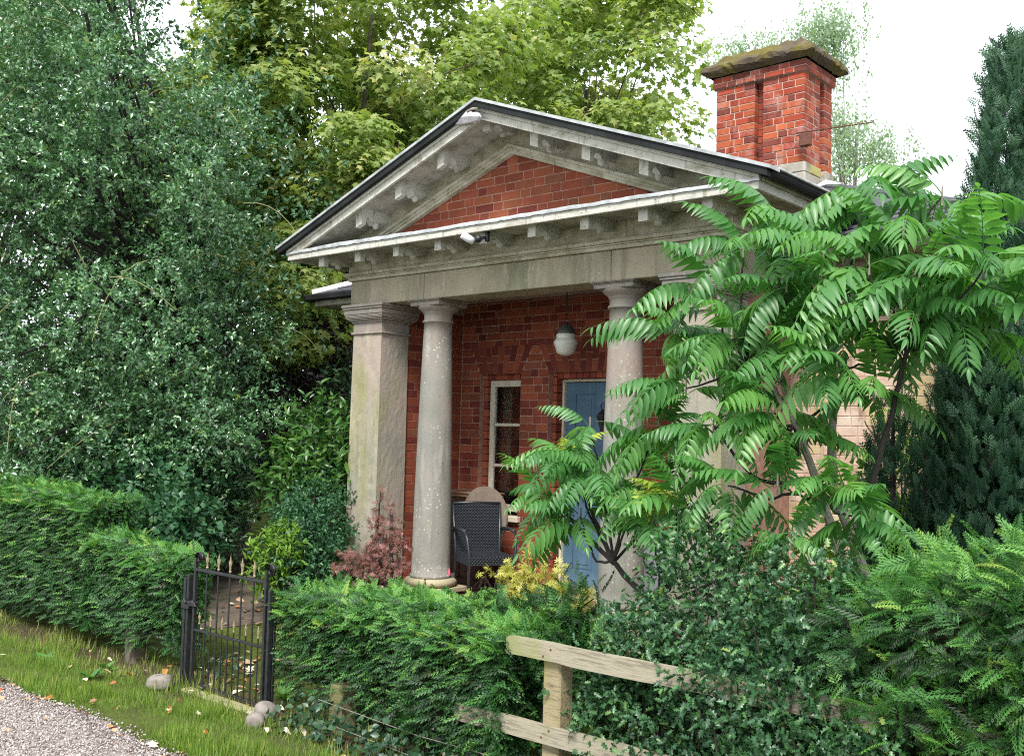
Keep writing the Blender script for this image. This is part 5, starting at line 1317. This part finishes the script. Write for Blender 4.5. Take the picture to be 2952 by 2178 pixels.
bush('laurel_shrub', 'laurel shrub with long glossy leaves beside the stone pier', [((-8.75, 6.95, -.10), (.42, .35, .42)), ((-8.50, 6.8, -.45), (.35, .3, .35)), ((-8.95, 6.8, -.5), (.4, .3, .4))], T_LONG, 'laurel', .13, 60, 7, .85, .2)
bush('box_shrub', 'dense small leaved evergreen bush below the laurel', [((-8.15, 6.35, -1.05), (.40, .35, .45)), ((-8.32, 6.6, -.9), (.36, .35, .45)), ((-8.05, 6.2, -1.35), (.32, .3, .4)), ((-8.38, 6.4, -1.3), (.32, .3, .45))], T_HOLLY, 'bramble', .045, 260, 8, .8, .16)
q = at(790, 1575, 6.0); bush('bright_shrub', 'low bright green shrub at the path edge behind the gate', [((q[0], 6.0, q[2] - .12), (.20, .18, .26)), ((q[0] + .14, 6.0, q[2] - .02), (.16, .15, .2))], T_LONG, 'bright', .08, 170, 7, .7, .16)
bush('bramble_thicket', 'dense bramble thicket behind the stepped hedge under the holly', [((-10.2, 5.75, -.95), (.7, .45, .75)), ((-9.5, 5.6, -1.15), (.6, .4, .6)), ((-11.2, 5.9, -.8), (.8, .5, .8)), ((-12.2, 6.0, -.8), (.9, .5, .9)), ((-10.6, 6.3, -.8), (.6, .5, .8)), ((-10.9, 6.7, -.6), (.8, .6, .8)), ((-13.4, 6.2, -.7), (.9, .6, 1.0))], T_ROUND, 'bramble', .085, 75, 6, .8, .22)
bush('lawn_shrub', 'dark shrub bordering the lawn in the shade beyond the laurel', [((-13.0, 11.6, -.6), (.9, .6, 1.1)), ((-11.6, 9.8, -.5), (.7, .6, 1.1)), ((-10.6, 9.2, -.2), (.7, .6, 1.3))], T_OVAL, 'dark', .10, 45, 8, .8, .3)
bush('lawn_hedge', 'dark bank of shrubs at the far side of the lawn', [((-24 + 2.2 * i, 16.2 + .9 * i, -.3), (1.6, 1.0, 1.6)) for i in range(5)] + [((-21.5 + .3 * i, 11.0 + 1.0 * i, 0.2), (1.5, 1.0, 1.8)) for i in range(3)], T_OVAL, 'dark', .16, 22, 8, .8, .5)
bb = thing('blue_tub', 'dark blue plastic tub half hidden by the evergreen bush', 'tub')
q = at(822, 1485, 7.4)
a = Acc(); a.lathe(q[0], q[1], [(.09, q[2] - .24), (.12, q[2] + .07), (.135, q[2] + .08), (.135, q[2] + .10), (.11, q[2] + .10), (.08, q[2] - .22)], 20); part('body', a, MT['blue'], bb, True)
a = Acc(); a.tube([(q[0] + .13 * math.cos(w), q[1] + .13 * math.sin(w), q[2] + .10) for w in np.linspace(0, 6.28, 20)], .010, .010, 6); part('rim', a, MT['blue'], bb)
bush('wall_shrub', 'leafy green shrub against the pale wing wall behind the sumac', [((-3.0, 7.2, -.9), (.35, .3, .8)), ((-2.7, 7.3, -.3), (.25, .25, .5)), ((-3.35, 7.0, -1.3), (.4, .3, .5))], T_ROUND, 'bright', .07, 60, 6, .8, .18, tint0=.3)

rng = np.random.default_rng(23); random.seed(23)
# --- sumac with arching compound leaves, each leaf a part
def frond_mesh(Lf, pairs, arch_, hang, young=False):
    F = Fol(); ts = np.linspace(.16, .97, pairs)
    def cur(t_): return np.array([0 * t_, t_ - .10 * arch_ * t_ ** 3, .18 * t_ - arch_ * .62 * t_ ** 2]).T * Lf
    P, A, Nn, sz, ti = [], [], [], [], []
    for i, t_ in enumerate(ts):
        p = cur(np.array([t_]))[0]; tg = cur(np.array([t_ + .01]))[0] - p; tg /= np.linalg.norm(tg)
        up = np.cross([1, 0, 0], tg)
        l = Lf * .29 * (math.sin(math.pi * min(1, .22 + .74 * t_)) ** .7 + .12)
        for s_ in (-1, 1):
            d = np.array([s_, 0, 0]) * .80 + tg * (.42 + .35 * t_) - up * hang * (.8 + .4 * rng.random()) + rng.normal(0, .07, 3)
            n_ = up * .9 + np.array([s_, 0, 0]) * hang * .9 + rng.normal(0, .10, 3)
            P.append(p); A.append(d); Nn.append(n_); sz.append(l * rng.uniform(.9, 1.08)); ti.append(.5 + rng.normal(0, .12))
    p = cur(np.array([.985]))[0]; P.append(p); A.append(cur(np.array([1.0]))[0] - cur(np.array([.95]))[0]); Nn.append([0, .2, 1]); sz.append(Lf * .17); ti.append(.55)
    w = .13
    st_ = [(0, .012), (.18, w * .8), (.42, w), (.70, w * .62), (1, 0)]
    v, f = [], []
    for k, (y, ww_) in enumerate(st_):
        z = -.22 * y ** 2
        if k == 4: v.append((0, 1, z))
        else: v += [(-ww_, y, z + ww_ * .35), (0, y, z), (ww_, y, z + ww_ * .35)]
    for k in range(3):
        a_ = k * 3; b_ = a_ + 3
        f += [(a_, a_ + 1, b_ + 1), (a_, b_ + 1, b_), (a_ + 1, a_ + 2, b_ + 2), (a_ + 1, b_ + 2, b_ + 1)]
    f += [(9, 10, 12), (10, 11, 12)]
    F.scatter((np.array(v), np.array(f), np.zeros(len(v))), np.array(P), np.array(A), np.array(Nn), np.array(sz), np.array(ti))
    # rachis
    tt_ = np.linspace(0, .98, 9); C = cur(tt_); r = np.linspace(.0035, .0012, 9); vv, ff = [], []
    for k in range(9):
        for i in range(3): w = 2.094 * i; vv.append(C[k] + r[k] * np.array([math.cos(w), 0, math.sin(w)]))
    for k in range(8):
        for i in range(3): a_, b_ = k * 3 + i, k * 3 + (i + 1) % 3; ff += [(a_, b_, b_ + 3), (a_, b_ + 3, a_ + 3)]
    F.raw(np.array(vv), ff, np.full(27, 1.0))
    me = F.mesh('frond', L['sumac_young' if young else 'sumac'])
    me.polygons.foreach_set('use_smooth', [True] * len(me.polygons))
    return me
FR = [frond_mesh(.45, 11, a_, h_) for a_, h_ in ((.75, .35), (.95, .55), (.55, .30), (1.15, .65), (.85, .45), (.65, .6), (1.3, .5), (1.0, .8))]
FY = [frond_mesh(.30, 9, .6, .35, True), frond_mesh(.24, 8, .4, .25, True)]
su = thing('sumac_tree', 'bright green sumac with arching feathery fronds spreading before the porch', 'tree')
Vp = 1.3185
ROS = [  # rosettes: (photo x, photo y, depth plane, fronds, size)
 (1905, 420, 5.6, 8, 1.1), (2060, 430, 5.7, 7, 1.05), (1975, 500, 5.4, 6, 1.0), (1705, 490, 5.5, 7, 1.0), (1625, 545, 5.3, 6, .95), (1800, 545, 5.25, 7, 1.0), (1900, 580, 5.15, 6, 1.0), (2010, 590, 5.2, 7, 1.0), (2150, 590, 5.3, 8, 1.05), (2225, 690, 5.4, 7, 1.0),
 (1720, 620, 5.1, 7, .95), (1565, 640, 5.3, 7, .95), (1480, 720, 5.4, 8, .95), (1600, 740, 5.1, 8, 1.0), (1700, 760, 5.2, 6, .95), (1850, 690, 5.05, 7, .95), (1980, 700, 5.15, 8, 1.0), (2090, 690, 5.3, 7, 1.0), (1830, 815, 5.0, 7, .9), (1910, 850, 5.2, 5, .9),
 (1500, 850, 5.3, 7, .9), (1440, 930, 5.3, 8, .95), (1560, 930, 5.15, 7, .9), (1690, 900, 5.0, 7, .9), (1750, 960, 5.1, 5, .85), (1250, 1000, 5.3, 10, .95), (1310, 1040, 5.2, 8, .9), (1200, 1080, 5.3, 7, .85), (1270, 1130, 5.2, 6, .9), (1400, 1060, 5.2, 6, .85), (1480, 1100, 5.0, 7, .85), (1430, 1150, 4.95, 5, .8),
 (1590, 1060, 5.0, 6, .8), (1700, 1060, 4.95, 5, .8), (1840, 1080, 4.9, 8, .85), (1870, 1130, 4.85, 5, .8), (1730, 1180, 4.75, 4, .6), (1290, 930, 5.5, 5, .85)]
sp = []
for i, (x, y, Yp, nf, sc) in enumerate(ROS):
    q = at(x * Vp, y * Vp, Yp); sp.append(q)
    a0 = rng.uniform(0, 6.28)
    for k in range(nf):
        if k % 2: az = a0 + 2 * math.pi * k / nf + rng.normal(0, .25)
        else: az = -math.pi / 2 + rng.normal(0, 1.1)            # more fronds lean to the open, drive side
        el = rng.uniform(-.45, .55) if k else .8
        o = link('frond', FR[rng.integers(len(FR))], su)
        d = Vector((math.cos(az) * math.cos(el), math.sin(az) * math.cos(el), math.sin(el)))
        yv = d; zv = Vector((0, 0, 1)) + Vector(rng.normal(0, .22, 3)); xv = yv.cross(zv).normalized(); zv = xv.cross(yv).normalized()
        Mx = Matrix((xv, yv, zv)).transposed().to_4x4()
        o.matrix_local = Matrix.Translation(Vector(q) + d * .02 + Vector(rng.normal(0, .02, 3))) @ Mx @ Matrix.Scale(sc * rng.uniform(.9, 1.28), 4)
    if i in (25, 30, 31):
        for k in range(3 if i > 20 else 2):
            az = rng.uniform(0, 6.28); el = rng.uniform(.2, .9); o = link('frond', FY[k % 2], su)
            d = Vector((math.cos(az) * math.cos(el), math.sin(az) * math.cos(el), math.sin(el))); zv = Vector((0, 0, 1)); xv = d.cross(zv).normalized(); zv = xv.cross(d).normalized()
            o.matrix_local = Matrix.Translation(Vector(q) + Vector((0, -.05, .03))) @ Matrix((xv, d, zv)).transposed().to_4x4()
            o['label'] = 'young yellow-green frond'
for x, y, Yp, nf in ((1760, 590, 5.6, 6), (1860, 640, 5.6, 6), (1960, 640, 5.6, 6), (2080, 620, 5.7, 6), (1650, 680, 5.6, 6), (1560, 780, 5.6, 5), (1780, 720, 5.6, 5), (2140, 700, 5.7, 5), (1640, 830, 5.6, 4), (1500, 990, 5.5, 5)):
    q = at(x * Vp, y * Vp, Yp)
    for k in range(nf):
        az, el = rng.uniform(0, 6.28), rng.uniform(-.5, .4); d = Vector((math.cos(az) * math.cos(el), math.sin(az) * math.cos(el), math.sin(el)))
        o = link('frond', FR[rng.integers(len(FR))], su); xv = d.cross(Vector((0, 0, 1)) + Vector(rng.normal(0, .2, 3))).normalized(); zv = xv.cross(d).normalized()
        o.matrix_local = Matrix.Translation(Vector(q) + Vector(rng.normal(0, .06, 3))) @ Matrix((xv, d, zv)).transposed().to_4x4() @ Matrix.Scale(rng.uniform(.95, 1.25), 4)
    sp.append(q)
a = Acc(); foot = np.array([-2.05, 5.55, -1.72]); foot2 = np.array([-2.5, 5.45, -1.75])
def stem(pts, r0, r1, mi=0):
    P = np.array(pts); tt_ = np.linspace(0, len(P) - 1, 4 * len(P)); a.tube(np.stack([np.interp(tt_, range(len(P)), P[:, i]) for i in range(3)], 1) + rng.normal(0, .004, (len(tt_), 3)), r0, r1, 7, mi=mi)
J = [at(1850 * Vp, 1250 * Vp, 5.3), at(1790 * Vp, 1060 * Vp, 5.3), at(1740 * Vp, 930 * Vp, 5.3), at(1700 * Vp, 790 * Vp, 5.3)]
stem([foot, J[0], J[1], J[2], J[3], sp[3]], .032, .010, 1)
stem([at(1818 * Vp, 1060 * Vp, 5.8), at(1820 * Vp, 900 * Vp, 5.8), at(1815 * Vp, 700 * Vp, 5.7), sp[0]], .030, .012, 1)
stem([foot + [.1, .3, 0], at(1818 * Vp, 1060 * Vp, 5.8)], .032, .030, 1)
stem([J[3], at(1620 * Vp, 745 * Vp, 5.3), sp[13]], .014, .008, 1); stem([J[2], at(1650 * Vp, 780 * Vp, 5.3), sp[12]], .015, .007, 1)
low = [at(1560 * Vp, 1400 * Vp, 5.1), at(1440 * Vp, 1330 * Vp, 5.15), at(1340 * Vp, 1230 * Vp, 5.2), sp[27]]
stem([foot2] + low, .030, .011); stem([low[2], sp[25]], .013, .008); stem([low[1], at(1330 * Vp, 1335 * Vp, 5.2), at(1285 * Vp, 1325 * Vp, 5.2)], .008, .003)
stem([J[0], at(1950 * Vp, 900 * Vp, 5.3), at(1990 * Vp, 740 * Vp, 5.3), sp[16]], .018, .009); stem([J[1], at(1650 * Vp, 1050 * Vp, 5.2), sp[22]], .014, .007)
hubs = [J[2], J[3], low[2], at(1950 * Vp, 760 * Vp, 5.4), at(1815 * Vp, 700 * Vp, 5.7), J[1], low[1], at(1650 * Vp, 780 * Vp, 5.3)]
for q in sp:
    hb = min(hubs, key=lambda h: np.linalg.norm(h - q) + (0.6 if h[2] > q[2] + .2 else 0)); mid = (hb + q) / 2 + np.array([0, 0, -.06]) + rng.normal(0, .03, 3); stem([hb, mid, q], .010, .005)
    a.tube([q - [0, 0, .05], q + [0, 0, .06]], .007, .004, 6, mi=1)
part('trunk', a, [MT['bark_dark'], MT['bark_grey']], su)

rng = np.random.default_rng(31); random.seed(31)
# ------------------------------------------------------------------ ground cover
F = Fol()
def grass(xa, xb, ya, yb_, n, h, dry=0.0, mask=None):
    x, y = rng.uniform(xa, xb, n), rng.uniform(ya, yb_, n)
    ok = (y > gedge(x) - .04 + .05 * rng.random(n)) & (rng.random(n) < .55 + .45 * np.sin(x * 4.3 + np.sin(y * 9)) * np.cos(y * 7 + x))
    if mask is not None: ok &= mask(x, y)
    x, y = x[ok], y[ok]; n = len(x); P = np.stack([x, y, gz(x, y) - .005], 1)
    w = rng.uniform(0, 6.28, n); A = np.stack([np.cos(w) * .55, np.sin(w) * .55, np.full(n, .8)], 1) + rng.normal(0, .15, (n, 3)); Nn = np.stack([-np.cos(w), -np.sin(w), np.full(n, .55)], 1)
    tall = .7 + .5 * (np.sin(x * 3.1) * np.cos(y * 5 + 1) > 0)
    F.scatter(T_blade(), P, A, Nn, h * rng.uniform(.35, 1.3, n) * tall * (.55 + .45 * np.abs(np.sin(x * 1.7 + 2 * np.sin(y * 4)))), np.clip(.40 + rng.normal(0, .22, n) + dry, 0, 1))
grass(-12, -2.5, 3.45, 4.35, 95000, .080, 0, lambda x, y: (y < 4.2 + .10 * np.sin(x * 2.7) + .08 * rng.normal(size=len(x))) | (rng.random(len(x)) < .18))
grass(-12, -2.5, 4.05, 4.55, 9000, .12, .32)
offp = lambda x, y: np.abs(y - np.interp(-x, -pc[:, 0], pc[:, 1])) > .22
grass(-10.0, -5.6, 4.5, 7.2, 34000, .04, .14, offp)
grass(-24, -9.0, 7.0, 16.0, 60000, .06, -.02, offp)
kind(fpart('verge_grass', F, L['grass'], None), 'stuff')
F = Fol(); n = 30000
x, y = rng.uniform(-8.8, -3.2, n), rng.uniform(2.0, 3.56, n); ok = (y < gedge(x) + .01 + .04 * rng.normal(size=n)) & (x < -3.0 - (3.5 - y) * .2); x, y = x[ok], y[ok]; n = len(x)
oc = np.array([(1, 0, 0), (-1, 0, 0), (0, 1, 0), (0, -1, 0), (0, 0, .7), (0, 0, -.7)], float); of = np.array([(0, 2, 4), (2, 1, 4), (1, 3, 4), (3, 0, 4), (2, 0, 5), (1, 2, 5), (3, 1, 5), (0, 3, 5)])
F.scatter((oc, of, np.zeros(6)), np.stack([x, y, np.full(n, -1.932) + rng.uniform(-.004, .004, n)], 1), rdir(n), rdir(n), rng.uniform(.004, .0115, n), rng.random(n))
m, t, b, o = nodes('gravel_stone'); aa = N(t, 'ShaderNodeAttribute'); aa.attribute_name = 'tint'
t.links.new(ramp(t, aa.outputs['Fac'], [(0, (0.11, 0.09, 0.085)), (0.35, (0.25, 0.21, 0.19)), (0.7, (0.37, 0.325, 0.31)), (1, (0.56, 0.52, 0.50))]), b.inputs['Base Color']); b.inputs['Roughness'].default_value = .85
kind(fpart('gravel', F, m, None), 'stuff')
F = Fol(); n = 2600; x = rng.uniform(-5.7, -1.5, n); y = rng.uniform(4.12, 4.75, n)
P = np.stack([x, y, gz(x, y) + rng.random(n) ** 2 * .22], 1); F.scatter(T_ROUND, P, rdir(n) + np.array([0, -.5, -.1]), rng.normal(0, .4, (n, 3)) + np.array([0, -.5, .8]), .05 * rng.uniform(.6, 1.4, n), np.clip(rng.normal(.5, .25, n), 0, 1))
n = 40; x = rng.uniform(-7.15, -6.9, n); y = rng.uniform(4.45, 4.8, n); F.scatter(T_ROUND, np.stack([x, y, gz(x, y) + rng.random(n) * .18], 1), rdir(n), rng.normal(0, .4, (n, 3)) + np.array([0, -.4, .8]), .045 * rng.uniform(.6, 1.4, n), np.clip(rng.normal(.5, .25, n), 0, 1))
kind(fpart('ivy_ground_cover', F, L['ivy'], None), 'stuff')

# --- broad leaved weeds in the verge
for i, (u_, v_, lab) in enumerate(((130, 1905, 'broad leaved weed under the tall part of the stepped hedge'), (262, 1958, 'low rosette weed in the middle of the grass verge'), (305, 1935, 'dock leaf weed beside the timber stump in the verge'), (818, 2010, 'ferny weed seedling beside the round grey stones'))):
    d = at(u_, v_, 1.0); s_ = -1.95 / d[2]; q = d * s_; q[2] = float(gz(q[0], q[1]))
    F = Fol(); n = 9; w = rng.uniform(0, 6.28, n); A = np.stack([np.cos(w) * .7, np.sin(w) * .7, rng.uniform(.3, 1.1, n)], 1)
    F.scatter(T_OVAL if i < 3 else T_LONG, np.tile(q, (n, 1)), A, np.tile([0, -.2, 1.0], (n, 1)) - A * .3, (.11 if i < 3 else .17) * rng.uniform(.7, 1.2, n), rng.random(n))
    tag(fpart('weed', F, L['dock'], None), lab, 'weed', 'weeds in the verge')

# --- fallen leaves, each its own
lm = [plain('fallen_leaf_' + n_, c_, .8, 0, .3, 25) for n_, c_ in (('orange', (.46, .18, .05)), ('tan', (.42, .29, .17)), ('red', (.34, .085, .04)), ('pale', (.62, .54, .40)), ('brown', (.22, .13, .07)))]
lmesh = []
for mi_ in range(5):
    for k in range(2):
        tv, tf, _ = T_SYC if k else T_OVAL
        a = Acc(); vv = tv.copy(); vv[:, 2] = vv[:, 2] * .8 + .25 * (vv[:, 0] ** 2) * (1 if k else 4) + .03 * rng.normal(size=len(vv)); vv *= .06 if k else .075
        a.add(vv, [tuple(q_) for q_ in tf]); lmesh.append(a.mesh('fallen_leaf', lm[mi_]))
CN = ('orange', 'tan', 'red', 'pale', 'brown')
LAB = {0: 'curled %s autumn leaf lying on the gravel drive', 1: '%s fallen leaf caught in the grass verge', 2: 'dry %s leaf on the garden path behind the gate'}
for i in range(260):
    if i < 85:
        x_ = rng.uniform(-8.2, -4.2); y_ = float(gedge(x_)) - abs(rng.normal(0, .07)) + .02 if i < 62 else rng.uniform(2.6, 3.4); z_ = -1.925; g_ = 0; w_ = (.34, .28, .14, .12, .12)
    elif i < 140: x_, y_ = rng.uniform(-9.0, -4.0), rng.uniform(3.55, 4.5); z_ = float(gz(x_, y_)) + .035; g_ = 1; w_ = (.12, .30, .03, .45, .10)
    elif i < 200: x_, y_ = rng.uniform(-7.6, -6.3), rng.uniform(4.5, 5.3); z_ = float(gz(x_, y_)) + .025; g_ = 2; w_ = (.14, .36, .02, .36, .12)
    else:
        s_ = rng.uniform(0, 4.6); x_, y_ = float(np.interp(s_, range(6), pc[:, 0])) + rng.normal(0, .28), float(np.interp(s_, range(6), pc[:, 1])) + rng.normal(0, .3); z_ = float(gz(x_, y_)) + .025; g_ = 2; w_ = (.14, .40, .02, .28, .16)
        if y_ < 4.5: y_ = 4.5 + rng.random() * .4
    ci = int(rng.choice(5, p=w_)); o = link('fallen_leaf', lmesh[2 * ci + rng.integers(2)], None, (x_, y_, z_)); o.rotation_euler = (rng.normal(0, .35), rng.normal(0, .35), rng.uniform(0, 6.28)); k = rng.uniform(.6, 1.35); o.scale = (k, k, k)
    tag(o, LAB[g_] % CN[ci], 'leaf', CN[ci] + (' leaves on the gravel', ' leaves in the verge', ' leaves on the path')[g_])
